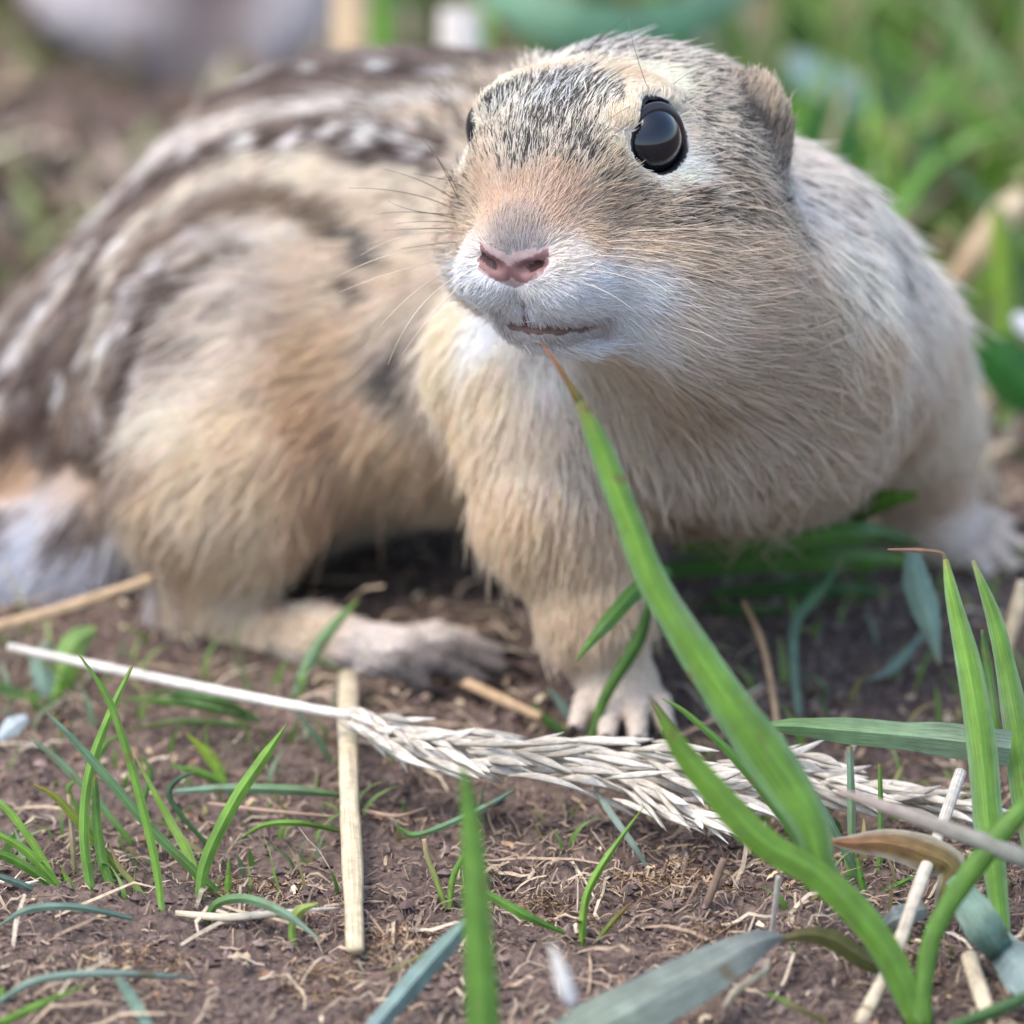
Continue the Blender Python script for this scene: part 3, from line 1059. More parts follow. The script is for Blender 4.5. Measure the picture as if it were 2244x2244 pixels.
_tc = BV[BT].mean(1)
_tq = to_head(_tc)
_tn = unit(_fn)
_facing = np.clip((_tn * -FWD).sum(1), -1, 1)
_isface = sstep(0.36, 0.27, np.linalg.norm(_tq + np.array([0.02, 0, 0.05]), axis=1)) * sstep(-0.36, -0.22, _tq[:, 0])
_back = np.where(_facing < -0.25, 0.22, 1.0)
FURN = 1.0
grow('fur', int(120000 * FURN), _isface * _back * (1 + 2.0 * sstep(0.02, 0.10, _tq[:, 0])), 0.00072, 0.12, 14)
_bodyw = (1 - _isface * 0.92) * _back
grow('fur', int(200000 * FURN), _bodyw, 0.00120, 0.15, 26)

# ------------------------------------------------------------------ whiskers
def bez(a, b, c, n):
    t = np.linspace(0, 1, n)[:, None]
    return a * (1 - t) ** 2 + 2 * b * t * (1 - t) + c * t * t
WH = []
def whisk(x0, y0, xm, ym, x1, y1, tone, lead=0.0, r=0.0011):
    a = on_body(x0, y0)
    if a is None:
        return
    d = depth_of(a)
    WH.append((bez(a, Q(xm, ym, d - 0.06 + lead * 0.5), Q(x1, y1, d + lead), 9), tone, r))
_pale, _dk = lin(216, 200, 178), lin(96, 86, 76)
for w in [(1010, 560, 860, 590, 745, 640, 0), (1005, 580, 880, 640, 800, 760, 0), (1010, 600, 900, 660, 850, 800, 0), (1005, 540, 850, 540, 735, 610, 0),
          (1015, 620, 930, 700, 880, 780, 0), (1000, 510, 880, 500, 790, 560, 0), (1010, 640, 960, 720, 930, 800, 0), (1020, 650, 985, 740, 960, 830, 0),
          (1000, 460, 900, 410, 765, 412, 1), (1000, 440, 930, 390, 840, 370, 1), (1002, 480, 920, 455, 820, 470, 1), (1000, 500, 930, 500, 840, 505, 1),
          (1005, 420, 960, 340, 920, 300, 1), (1008, 400, 960, 390, 905, 380, 1), (1004, 470, 900, 470, 850, 440, 1), (1005, 530, 940, 535, 880, 545, 1),
          (1008, 445, 975, 370, 940, 320, 1), (1005, 490, 950, 480, 870, 490, 1)]:
    whisk(*w[:6], _dk if w[6] else _pale, lead=-0.04, r=0.0006 if w[6] else 0.0007)
for w in [(1300, 560, 1480, 560, 1640, 640, 0), (1290, 590, 1450, 610, 1560, 720, 0), (1320, 530, 1520, 510, 1740, 590, 0), (1330, 545, 1500, 540, 1700, 640, 0),
          (1280, 620, 1400, 660, 1450, 760, 0), (1340, 580, 1460, 590, 1620, 690, 0), (1350, 510, 1560, 490, 1790, 520, 0),
          (1330, 500, 1450, 460, 1600, 470, 1), (1350, 480, 1450, 440, 1560, 440, 1), (1345, 520, 1420, 510, 1500, 520, 1), (1370, 460, 1440, 430, 1530, 425, 1),
          (1360, 490, 1480, 470, 1640, 500, 1)]:
    whisk(*w[:6], _dk if w[6] else _pale, lead=0.02, r=0.0005)
for w in [(1030, 190, 990, 60, 1014, -10, 1), (1024, 250, 920, 160, 830, 215, 1), (1022, 262, 930, 200, 860, 228, 1), (1035, 200, 1010, 120, 1000, 60, 1),
          (1420, 195, 1380, 90, 1375, 20, 1), (1470, 190, 1520, 140, 1600, 140, 1), (1385, 230, 1330, 260, 1290, 300, 1), (1390, 260, 1350, 290, 1330, 310, 1)]:
    whisk(*w[:6], _dk, lead=-0.02, r=0.0004)
_ws = np.array([w[0] for w in WH])
_wr = np.array([w[2] * np.linspace(1, 0.3, 9) for w in WH])
_wc = np.array([np.tile(w[1], (9, 1)) for w in WH])
hair_object('whiskers', _ws, _wr, _wc, M_WHISK)['kind'] = 'stuff'
# ------------------------------------------------------------------ soil
def gz(x, y):
    x = np.atleast_1d(np.asarray(x, float)); y = np.atleast_1d(np.asarray(y, float))
    p = np.stack([x, y, np.zeros_like(x)], 1)
    h = (fbm(p * 2.2 + 3.1, 3, 7) - 0.55) * 0.05
    h += (fbm(p * 9 + 1.7, 3, 9) - 0.5) * 0.022
    c = fbm(p * np.array([34, 34, 1]), 3, 13)
    h += np.maximum(c - 0.5, 0) * 0.040 + (fbm(p * 90, 2, 21) - 0.5) * 0.006
    near = np.exp(-(((x - 0.1) / 0.8) ** 2 + ((y - 0.5) / 1.2) ** 2))
    far = sstep(2.0, 6.0, y) * (fbm(p * 0.4, 2, 3) - 0.4) * 0.5
    return np.clip(h, -0.04, 0.014 + 0.03 * (1 - near)) * (1 - 0.0 * near) - 0.006 + far

def axis_coords(lo, hi, step, outer):
    mid = np.arange(lo, hi + step, step)
    g = step * 1.25 ** np.arange(1, 60)
    g = np.cumsum(g); g = g[g < outer]
    return np.concatenate([lo - g[::-1], mid, hi + g])
_gx = axis_coords(-0.70, 0.70, 0.0042, 60)
_gy = axis_coords(-0.36, 1.30, 0.0058, 120)
_X, _Y = np.meshgrid(_gx, _gy)
_Z = gz(_X.ravel(), _Y.ravel())
_nx, _ny = len(_gx), len(_gy)
_gv = np.stack([_X.ravel(), _Y.ravel(), _Z], 1)
_i = np.arange(_nx * _ny).reshape(_ny, _nx)
_gf = np.stack([_i[:-1, :-1].ravel(), _i[:-1, 1:].ravel(), _i[1:, 1:].ravel(), _i[1:, :-1].ravel()], 1)
def fast_mesh(name, V, F, col=None, smooth=True):
    """mesh from numpy arrays, all faces with the same number of corners"""
    me = bpy.data.meshes.new(name)
    k = F.shape[1]
    me.vertices.add(len(V)); me.vertices.foreach_set('co', V.astype(np.float32).ravel())
    me.loops.add(F.size); me.loops.foreach_set('vertex_index', F.astype(np.int32).ravel())
    me.polygons.add(len(F)); me.polygons.foreach_set('loop_start', np.arange(0, F.size, k, dtype=np.int32))
    me.polygons.foreach_set('use_smooth', np.full(len(F), smooth))
    if col is not None:
        a = me.color_attributes.new('col', 'FLOAT_COLOR', 'POINT')
        c = np.ones((len(V), 4), np.float32); c[:, :3] = col
        a.data.foreach_set('color', c.ravel())
    me.update(calc_edges=True)
    return me
ground = link('ground', fast_mesh('ground', _gv, _gf), None, M_SOIL)
ground['kind'] = 'structure'
ground['label'] = 'bare reddish brown crumbly soil'

# crumbs of soil
def scatter(n, x0, x1, y0, y1, seed):
    r = np.random.default_rng(seed)
    x = r.uniform(x0, x1, n); y = y0 + (y1 - y0) * r.random(n) ** 1.25
    return x, y, gz(x, y), r
x, y, z, r = scatter(14000, -0.66, 0.66, -0.34, 1.6, 3)
s = r.gamma(1.4, 0.0017, len(x)).clip(0.0008, 0.011)
ico = np.array([[0, 0, 1], [.9, 0, .2], [.28, .85, .2], [-.72, .53, .2], [-.72, -.53, .2], [.28, -.85, .2], [0, 0, -.6]])
icf = np.array([[0, 1, 2], [0, 2, 3], [0, 3, 4], [0, 4, 5], [0, 5, 1], [6, 2, 1], [6, 3, 2], [6, 4, 3], [6, 5, 4], [6, 1, 5]])
V = ico[None] * s[:, None, None] * r.uniform(0.55, 1.35, (len(x), 7, 3))
a = r.uniform(0, 6.28, len(x)); ca, sa = np.cos(a)[:, None], np.sin(a)[:, None]
V = np.stack([V[..., 0] * ca - V[..., 1] * sa, V[..., 0] * sa + V[..., 1] * ca, V[..., 2]], 2)
V += np.stack([x, y, z + s * 0.25], 1)[:, None]
F = (icf[None] + 7 * np.arange(len(x))[:, None, None]).reshape(-1, 3)
tone = r.uniform(0, 1, len(x))[:, None]
C = lin(84, 69, 66) * (1 - tone) + lin(134, 116, 108) * tone
crumbs = link('soil_crumbs', fast_mesh('soil_crumbs', V.reshape(-1, 3), F, np.repeat(C, 7, 0), False), None, M_LITTER)
tag(crumbs, 'loose crumbs of brown soil all over the ground', 'soil', kind='stuff')

# chopped dry fibres and chaff lying about
def fibres(n, seed, lmin, lmax, wmin, wmax, cols, lift, y1, patch):
    x, y, z, r = scatter(n, -0.68, 0.68, -0.35, y1, seed)
    dens = fbm(np.stack([x * 5, y * 5, np.zeros_like(x)], 1), 3, seed + 40)
    k = r.random(n) < sstep(patch, patch + 0.22, dens) * 0.9 + 0.12
    x, y, z = x[k], y[k], z[k]
    n = len(x)
    L = r.uniform(lmin, lmax, n); W = r.uniform(wmin, wmax, n)
    a = r.uniform(0, 6.28, n); bend = r.normal(0, 1, n) * r.choice([0.15, 0.5, 1.3], n)
    K = 5
    V = np.zeros((n, K, 2, 3))
    px, py, ang = x.copy(), y.copy(), a.copy()
    tilt = r.normal(0, 0.25, n)
    for i in range(K):
        t = i / (K - 1)
        w = W * (1 - 0.75 * abs(t - 0.4))
        gzz = gz(px, py)
        zz = gzz + 0.003 + lift * r.random(n) * (4 * t * (1 - t)) + np.maximum(tilt, 0) * L * t
        nx, ny = -np.sin(ang), np.cos(ang)
        for sidx, sg in enumerate((-1, 1)):
            V[:, i, sidx, 0] = px + sg * nx * w / 2
            V[:, i, sidx, 1] = py + sg * ny * w / 2
            V[:, i, sidx, 2] = zz + sg * w * 0.3
        px = px + np.cos(ang) * L / (K - 1); py = py + np.sin(ang) * L / (K - 1)
        ang = ang + bend / (K - 1)
    f = np.array([[2 * i, 2 * i + 1, 2 * i + 3, 2 * i + 2] for i in range(K - 1)])
    F = (f[None] + 2 * K * np.arange(n)[:, None, None]).reshape(-1, 4)
    ci = r.integers(0, len(cols), n)
    C = np.array([lin(*c) for c in cols])[ci] * r.uniform(0.7, 1.15, (n, 1))
    return V.reshape(-1, 3), F, np.repeat(C, 2 * K, 0)
parts = [fibres(26000, 61, 0.008, 0.034, 0.0008, 0.0026, [(140, 122, 106), (122, 104, 92), (158, 138, 118), (104, 87, 79)], 0.004, 1.5, 0.40),
         fibres(4200, 62, 0.012, 0.060, 0.0010, 0.0038, [(164, 146, 124), (144, 124, 106), (178, 162, 140), (126, 104, 90)], 0.010, 1.5, 0.46),
         fibres(3000, 63, 0.005, 0.018, 0.0025, 0.0065, [(188, 166, 134), (164, 136, 108), (140, 108, 84), (206, 190, 160)], 0.004, 1.4, 0.48)]
V = np.concatenate([p[0] for p in parts]); C = np.concatenate([p[2] for p in parts])
off = 0; FF = []
for p in parts:
    FF.append(p[1] + off); off += len(p[0])
litter = link('plant_litter', fast_mesh('plant_litter', V, np.concatenate(FF), C), None, M_LITTER)
tag(litter, 'fine dry straw fibres and chaff littering the soil', 'plant litter', kind='stuff')

# a few longer broken straws and matted clots among the fine litter
V, F, C = fibres(420, 64, 0.05, 0.14, 0.002, 0.0055, [(176, 158, 132), (158, 138, 116), (192, 178, 154)], 0.012, 1.4, 0.40)
V2, F2, C2 = [], [], []
r = np.random.default_rng(70)
off = 0
for px_, py_, rad_, cnt in ((1440, 1945, .055, 260), (1190, 1985, .035, 150), (870, 2075, .060, 260), (560, 1950, .06, 220), (300, 2110, .07, 240), (1480, 1905, .04, 160), (700, 2140, .05, 200), (1560, 2060, .05, 160), (1950, 2130, .06, 200)):
    c0 = G(px_, py_)
    for k in range(cnt):
        a0 = r.uniform(0, 6.28); d0 = rad_ * math.sqrt(r.random())
        bx, by = c0[0] + math.cos(a0) * d0, c0[1] + math.sin(a0) * d0 * 0.9
        bz = float(gz(bx, by)[0]) + (1 - d0 / rad_) * 0.014 * r.random() + 0.003
        L = r.uniform(.006, .022); w = r.uniform(.0008, .0022); dr = unit(r.normal(0, 1, 3) * np.array([1, 1, .45])); sd = unit(np.cross(dr, r.normal(0, 1, 3)))
        bnd = r.normal(0, .3, 3) * L
        for i in range(3):
            t = i / 2
            q_ = np.array([bx, by, bz]) + dr * L * (t - .5) + bnd * t * (1 - t)
            V2 += [q_ - sd * w / 2, q_ + sd * w / 2]
        F2 += [(off, off + 1, off + 3, off + 2), (off + 2, off + 3, off + 5, off + 4)]
        cc = lin(*[(150, 124, 98), (130, 102, 80), (172, 150, 120), (112, 88, 72)][r.integers(0, 4)])
        C2 += [cc] * 6
        off += 6
V = np.concatenate([V, np.array(V2)]); C = np.concatenate([C, np.array(C2)]); F = np.concatenate([F, np.array(F2) + len(C) - len(C2)])
clots = link('straw_litter', fast_mesh('straw_litter', V, F, C), None, M_LITTER)
tag(clots, 'matted tan clots and broken bits of straw on the soil', 'plant litter', kind='stuff')
# ------------------------------------------------------------------ blades, straws and leaves
def crom(P, n):
    P = np.asarray(P, float)
    if len(P) == 2:
        t = np.linspace(0, 1, n)[:, None]
        return P[0] * (1 - t) + P[1] * t
    E = np.vstack([2 * P[0] - P[1], P, 2 * P[-1] - P[-2]])
    u = np.linspace(0, len(P) - 1, n)
    i = np.minimum(u.astype(int), len(P) - 2); t = (u - i)[:, None]
    a, b, c, d = E[i], E[i + 1], E[i + 2], E[i + 3]
    return 0.5 * (2 * b + (c - a) * t + (2 * a - 5 * b + 4 * c - d) * t * t + (3 * b - a - 3 * c + d) * t ** 3)

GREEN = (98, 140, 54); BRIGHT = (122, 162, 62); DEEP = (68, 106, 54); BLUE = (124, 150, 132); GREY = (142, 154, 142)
STRAW = (206, 190, 160); WHITE = (214, 207, 193); TAN = (186, 158, 124); PINK = (176, 146, 126); BROWN = (122, 96, 66); OLIVE = (104, 104, 52)

def ribbon(P, W, ca, cb, fold=0.20, twist=(0, 0), n=22, thick=0.0022, edge=None):
    """a leaf blade with a keel, real thickness and a taper; P from base to tip"""
    C = crom(P, n)
    W = np.interp(np.linspace(0, 1, n), np.linspace(0, 1, len(W)), W)
    T = unit(np.gradient(C, axis=0))
    view = unit(C - CAM)
    S = unit(np.cross(T, view))
    for i in range(1, n):
        if (S[i] * S[i - 1]).sum() < 0:
            S[i] = -S[i]
    N = np.cross(S, T)
    tw = np.linspace(R(twist[0]), R(twist[1]), n)[:, None]
    S, N = S * np.cos(tw) + N * np.sin(tw), N * np.cos(tw) - S * np.sin(tw)
    V, col, uv, F = [], [], [], []
    cA, cB = lin(*ca), lin(*cb)
    wob = (fbm(np.stack([np.arange(n) * 0.35, np.full(n, C[0, 0] * 40), np.full(n, C[0, 1] * 40)], 1), 2, 3) - 0.5)
    spot = fbm(np.stack([np.arange(n) * 0.6, np.full(n, C[0, 0] * 90), np.full(n, C[0, 1] * 70)], 1), 2, 8)
    # two halves meeting at a keel, upper and lower face: four strips
    STR = [((-1, -.5, 0), 1), ((0, .5, 1), 1), ((0, -.5, -1), -1), ((1, .5, 0), -1)]
    m = 12
    for i in range(n):
        t = i / (n - 1)
        w = W[i] / 2 * (1 + wob[i] * 0.22)
        th = min(thick, w * 0.3) / 2
        for us, sd in STR:
            for u in us:
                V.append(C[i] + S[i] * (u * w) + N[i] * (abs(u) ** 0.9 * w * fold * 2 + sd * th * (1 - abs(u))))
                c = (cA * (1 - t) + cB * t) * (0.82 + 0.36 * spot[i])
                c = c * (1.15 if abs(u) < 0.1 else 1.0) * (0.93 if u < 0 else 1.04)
                if edge is not None and abs(u) > 0.9:
                    c = c * 0.5 + lin(*edge) * 0.5
                if t > 0.93:
                    k = (t - 0.93) / 0.07 * 0.6
                    c = c * (1 - k) + lin(168, 140, 92) * k
                col.append(c); uv.append((u * 0.5 + C[0, 0] * 7, t * 6))
    for i in range(n - 1):
        for g in range(4):
            for k in range(2):
                a = i * m + g * 3 + k
                F.append((a, a + 1, a + 1 + m, a + m))
    return np.array(V), F, np.array(col), np.array(uv)

def stalk(P, W, ca, cb, n=18, sides=8, flat=1.0):
    """a round or flattened stem"""
    C = crom(P, n)
    W = np.interp(np.linspace(0, 1, n), np.linspace(0, 1, len(W)), W)
    T = unit(np.gradient(C, axis=0))
    W = W * (0.9 + 0.22 * fbm(np.stack([np.arange(n) * 0.8, np.full(n, C[0, 0] * 60), np.full(n, C[0, 1] * 60)], 1), 2, 5))
    V, F, col, uv = [], [], [], []
    for i in range(n):
        a = unit(np.cross(T[i], unit(C[i] - CAM))); b = np.cross(T[i], a)
        t = i / (n - 1)
        for k in range(sides):
            th = 2 * math.pi * k / sides
            V.append(C[i] + W[i] / 2 * (a * math.cos(th) + b * math.sin(th) * flat))
            col.append(lin(*ca) * (1 - t) + lin(*cb) * t); uv.append((k / sides * 2, t * 6))
    for i in range(n - 1):
        for k in range(sides):
            F.append((i * sides + k, i * sides + (k + 1) % sides, (i + 1) * sides + (k + 1) % sides, (i + 1) * sides + k))
    F.append(tuple(range(sides))[::-1]); F.append(tuple(range((n - 1) * sides, n * sides)))
    return np.array(V), F, np.array(col), np.array(uv)

PXB = WID / NPX
def up_pts(px, lean=0.0, z0=-0.01, base=None):
    """standing leaf: its base is on the ground, the rest rises above it, leaning away (+) or towards the viewer (-)"""
    b = G(px[0][0], px[0][1], z0) if base is None else Q(px[0][0], px[0][1], base)
    d = depth_of(b)
    L = len(px) - 1
    out = [b]
    for i, p in enumerate(px[1:], 1):
        q = Q(p[0], p[1], d + lean * i / L)
        out.append(q)
    return np.array(out)

def lie_pts(px):
    """lying leaf: each entry is px, py and its height above the soil"""
    out = []
    for p in px:
        g = G(p[0], p[1], p[2])
        z = float(gz(g[0], g[1])[0])
        g[2] = max(g[2], z + 0.006)
        out.append(g)
    return np.array(out)

def add(name, geo, parent, mat, origin=None):
    V, F, c, uv = geo
    o = np.zeros(3) if origin is None else np.asarray(origin)
    return link(name, mesh_from(name, V - o, F, col=c, uv=uv), parent, mat)

def single(name, label, cat, geo, mat, group=None):
    V = geo[0]
    o = V[np.argmin(V[:, 2])]
    ob = add(name, geo, None, mat, o)
    ob.location = o
    return tag(ob, label, cat, group)

def px2(ws, d=0.0):
    return [w * PXB * (1 + d / DIST) for w in ws]

def tuft(name, label, cat, base, items, group=None):
    o = G(*base)
    e = empty(name, o)
    tag(e, label, cat, group)
    for it in items:
        kind, P, W, ca, cb = it[:5]
        kw = it[5] if len(it) > 5 else {}
        nm = kw.pop('name', 'blade'); mt = kw.pop('mat', M_GRASS)
        f = ribbon if kind == 'r' else stalk
        add(nm, f(P, px2(W), ca, cb, **kw), e, mt, o)
    return e

# --- clump of thin grass at the lower left
tuft('grass_tuft', 'clump of thin bright green grass blades crossing each other at the lower left', 'grass', (330, 1985), [
    ('r', up_pts([(202, 1975), (184, 1830), (196, 1692), (243, 1560), (290, 1458)], .05), [21, 23, 22, 18, 6], GREEN, BRIGHT),
    ('r', up_pts([(359, 2034), (342, 1900), (307, 1749), (245, 1549), (171, 1430)], .03), [14, 18, 18, 17, 3], BRIGHT, GREEN),
    ('r', up_pts([(495, 1975), (342, 1828), (228, 1697), (160, 1620), (97, 1555)], -.02), [20, 22, 21, 16, 3], GREEN, BLUE),
    ('r', up_pts([(433, 1998), (450, 1891), (512, 1760), (575, 1665), (629, 1586)], .02), [18, 27, 30, 26, 3], GREEN, BRIGHT),
    ('r', up_pts([(433, 1930), (412, 1870), (370, 1794), (296, 1657)], .06), [18, 21, 20, 4], BRIGHT, (120, 156, 44)),
    ('r', up_pts([(253, 1966), (225, 1890), (212, 1800), (208, 1703)], .03), [17, 23, 22, 13], GREEN, GREEN),
    ('r', up_pts([(302, 1946), (239, 1880), (171, 1800), (120, 1745), (74, 1720)], .02), [12, 18, 20, 17, 4], GREEN, (132, 128, 44)),
    ('r', up_pts([(498, 1975), (500, 1930), (501, 1882)], .0), [17, 16, 4], BRIGHT, BRIGHT),
    ('r', up_pts([(330, 1990), (300, 1945), (262, 1900), (240, 1850)], .05), [12, 13, 12, 3], GREEN, BROWN),
])
tuft('grass_tuft', 'low fan of grass blades leaning out of the picture at the left edge', 'grass', (148, 1965), [
    ('r', up_pts([(148, 1966), (100, 1910), (50, 1860), (-30, 1815)], .0), [13, 20, 20, 10], GREEN, BRIGHT),
    ('r', up_pts([(140, 1966), (80, 1915), (20, 1880), (-40, 1860)], -.03), [12, 20, 21, 13], GREEN, GREEN),
    ('r', up_pts([(128, 1940), (80, 1860), (30, 1790), (-20, 1740)], .03), [10, 17, 17, 8], BRIGHT, BRIGHT),
    ('r', up_pts([(175, 1968), (150, 1930), (132, 1895)], .0), [13, 13, 3], GREEN, BRIGHT),
    ('r', up_pts([(110, 1975), (50, 1940), (-20, 1915)], -.05), [10, 16, 13], BLUE, BLUE),
])
tuft('grass_tuft', 'faint upright blades behind the clump at the left', 'grass', (160, 1900), [
    ('r', up_pts([(165, 1930), (158, 1830), (150, 1740)], .0), [12, 13, 9], OLIVE, STRAW),
    ('r', up_pts([(290, 1850), (200, 1740), (120, 1660), (62, 1615)], .0), [13, 17, 16, 3], GREEN, BLUE),
    ('r', up_pts([(300, 1790), (330, 1700), (310, 1655)], .0), [13, 13, 4], DEEP, GREEN),
    ('r', up_pts([(180, 1790), (150, 1730), (172, 1708)], .0), [10, 14, 5], GREEN, BRIGHT),
    ('r', up_pts([(190, 1720), (225, 1640), (262, 1610)], .0), [12, 17, 5], GREEN, GREEN),
])
# --- lying and arching blades on the left
single('grass_sprig', 'arched blue green blade bending down to the soil beside the lower left clump', 'grass blade',
       ribbon(up_pts([(450, 2037), (473, 1982), (541, 1970), (626, 2003), (706, 2064)], -.10), px2([13, 20, 21, 20, 2]), GREEN, BLUE), M_GRASS)
single('grass_sprig', 'pale arched blade lying below the clump at the far left', 'grass blade',
       ribbon(lie_pts([(290, 2020, .004), (171, 1988, .035), (63, 1993, .035), (-10, 2034, .01)]), px2([10, 17, 17, 4]), BLUE, BLUE), M_GRASS)
single('grass_sprig', 'long pale green blade along the bottom left corner', 'grass blade',
       ribbon(lie_pts([(-10, 2200, .01), (85, 2147, .04), (228, 2133, .045), (350, 2138, .03), (432, 2143, .006)]), px2([12, 17, 18, 15, 3]), BLUE, GREY), M_GRASS)
single('grass_sprig', 'green blade rising from the bottom edge in the left corner', 'grass blade',
       ribbon(lie_pts([(-15, 2250, .01), (80, 2205, .04), (190, 2158, .05)]), px2([16, 18, 3]), GREEN, BRIGHT), M_GRASS)
single('grass_sprig', 'short pale blade running down to the bottom edge at the left', 'grass blade',
       ribbon(lie_pts([(325, 2250, .01), (290, 2190, .03), (256, 2141, .05)]), px2([24, 28, 16]), BLUE, BLUE), M_GRASS)
single('grass_sprig', 'yellow green shoot cut by the left edge near the bottom', 'grass blade',
       ribbon(up_pts([(-4, 2225), (4, 2195), (6, 2160)], .0), px2([14, 16, 6]), BRIGHT, BRIGHT), M_GRASS)
single('grass_sprig', 'curled dark blade behind the left clump', 'grass blade',
       ribbon(up_pts([(452, 1848), (400, 1790), (370, 1740), (390, 1708), (435, 1690)], .0), px2([10, 12, 13, 12, 2]), DEEP, (76, 100, 76)), M_GRASS)
single('grass_sprig', 'broad green blade lying flat behind the left clump', 'grass blade',
       ribbon(lie_pts([(380, 1735, .01), (500, 1728, .03), (650, 1732, .03), (770, 1745, .01)]), px2([10, 24, 24, 8]), BLUE, GREEN), M_GRASS)
single('grass_sprig', 'thin arched green blade lying left of the pale straw', 'grass blade',
       ribbon(lie_pts([(525, 1838, .004), (580, 1808, .03), (660, 1804, .035), (745, 1822, .01)]), px2([3, 13, 14, 8]), BRIGHT, GREEN), M_GRASS)
tuft('grass_sprout', 'small yellow green leaf pair behind the left clump', 'sprout', (480, 1712), [
    ('r', up_pts([(492, 1716), (462, 1660), (406, 1606)], .0), [20, 30, 3], BRIGHT, (140, 160, 50)),
    ('r', up_pts([(492, 1716), (430, 1690), (370, 1678)], .0), [16, 20, 3], GREEN, GREEN),
])
tuft('grass_tuft', 'blurred green blades lying under the pale seed stalk', 'grass', (350, 1570), [
    ('r', lie_pts([(570, 1580, .01), (440, 1545, .03), (270, 1530, .02)]), [12, 26, 6], DEEP, GREEN),
    ('r', lie_pts([(560, 1572, .01), (460, 1530, .05), (330, 1516, .03)]), [12, 24, 6], GREEN, DEEP),
    ('r', lie_pts([(540, 1590, .01), (400, 1580, .02), (280, 1600, .01)]), [12, 18, 5], GREEN, OLIVE),
])
single('grass_sprig', 'short upright grey green blade standing before the hind foot', 'grass blade',
       ribbon(up_pts([(646, 1545), (668, 1470), (720, 1385), (785, 1315)], .05), px2([18, 26, 30, 6]), BLUE, GREEN), M_GRASS)
single('grass_sprig', 'small dark curved blade under the seed stalk near the pale straw', 'grass blade',
       ribbon(up_pts([(728, 1672), (690, 1610), (635, 1545)], .0), px2([10, 15, 3]), DEEP, BLUE), M_GRASS)
single('grass_sprout', 'tiny pale green sprout beside the lower end of the pale straw', 'sprout',
       ribbon(up_pts([(646, 2084), (640, 2040), (655, 1998), (697, 1980)], .0), px2([16, 17, 26, 6]), BRIGHT, (164, 176, 96)), M_GRASS)
# --- broad leaved seedling at the left edge
def leafpts(a, b, bow=0.0):
    return up_pts([a, ((a[0] + b[0]) / 2 + bow, (a[1] + b[1]) / 2), b], .0)
tuft('leafy_seedling', 'small broad leaved green seedling at the left edge', 'seedling', (110, 1545), [
    ('r', up_pts([(118, 1548), (135, 1480), (165, 1410), (212, 1378)], .05), [20, 62, 66, 22], GREEN, BRIGHT, dict(name='leaf', fold=.15)),
    ('r', up_pts([(112, 1545), (95, 1490), (92, 1440), (105, 1405)], .02), [18, 52, 56, 16], BLUE, BLUE, dict(name='leaf', fold=.15)),
    ('r', up_pts([(100, 1550), (80, 1540), (40, 1530), (-10, 1500)], .0), [14, 40, 44, 20], GREEN, DEEP, dict(name='leaf', fold=.15)),
    ('r', up_pts([(100, 1560), (85, 1600), (90, 1570), (60, 1515)], .0), [14, 20, 22, 10], DEEP, GREEN, dict(name='leaf', fold=.15)),
])
single('weed', 'small bluish white leaf at the left edge below the seedling', 'leaf',
       ribbon(up_pts([(60, 1572), (30, 1590), (-8, 1622)], .0, base=0.45), px2([18, 46, 20]), (196, 206, 206), (206, 214, 214), fold=.1), M_GRASS)
# --- straws
def straw(label, P, W, a=STRAW, b=WHITE, flat=0.55, cat='straw', name='straw'):
    return single(name, label, cat, stalk(P, px2(W), a, b, flat=flat), M_DRY)
straw('thick pale straw lying towards the viewer below the hind foot', lie_pts([(765, 1478, .03), (763, 1606, .05), (766, 1760, .042), (772, 1880, .03), (778, 2082, .014)]), [50, 46, 44, 47, 40], (200, 186, 158), (206, 190, 156))
straw('beige straw lying beside the blue grey tail', lie_pts([(-20, 1378, .05), (150, 1330, .07), (335, 1268, .10)]), [30, 30, 24], TAN, TAN)
straw('tan straw stub between the hind foot and the front paw', lie_pts([(994, 1483, .02), (1090, 1528, .02), (1185, 1572, .015)]), [26, 25, 20], TAN, TAN)
straw('thin pinkish straw lying left of the thick pale straw', lie_pts([(455, 1760, .01), (600, 1778, .02), (738, 1790, .01)]), [7, 10, 6], PINK, PINK)
straw('thin pinkish straw right of the thick pale straw', lie_pts([(795, 1776, .01), (870, 1788, .015), (935, 1770, .01)]), [9, 9, 5], PINK, PINK)
straw('flat grey straw lying under the arched blade', lie_pts([(385, 2003, .006), (500, 2010, .012), (640, 1998, .02), (745, 1990, .01)]), [14, 18, 12, 6], STRAW, WHITE)
straw('short white straw at the left edge', lie_pts([(-15, 1925, .012), (40, 1940, .012), (85, 1955, .004)]), [12, 11, 4], WHITE, WHITE)
straw('pale straw slanting behind the right hand grass shoot', lie_pts([(1884, 2244, .0), (1957, 2101, .05), (2011, 1950, .08), (2060, 1820, .09), (2106, 1690, .10)]), [30, 29, 28, 26, 26], STRAW, WHITE)
straw('thin white straw standing behind the fallen grey leaf', lie_pts([(1692, 2046, .01), (1699, 1985, .05), (1706, 1920, .09)]), [12, 12, 11], WHITE, WHITE)
straw('kinked pale stem below the fallen grey leaf', lie_pts([(1684, 2104, .04), (1672, 2130, .035), (1612, 2172, .02), (1585, 2210, .01)]), [13, 16, 17, 8], STRAW, STRAW)
straw('beige straw stub in the bottom right corner', lie_pts([(2123, 2092, .02), (2142, 2155, .02), (2166, 2225, .01)]), [36, 38, 36], STRAW, STRAW)
straw('brown dead twig standing in the soil right of the small sprout', up_pts([(1527, 2030), (1555, 1965), (1587, 1881)], .0), [10, 19, 16], (112, 90, 76), (140, 118, 100), cat='twig', name='twig')
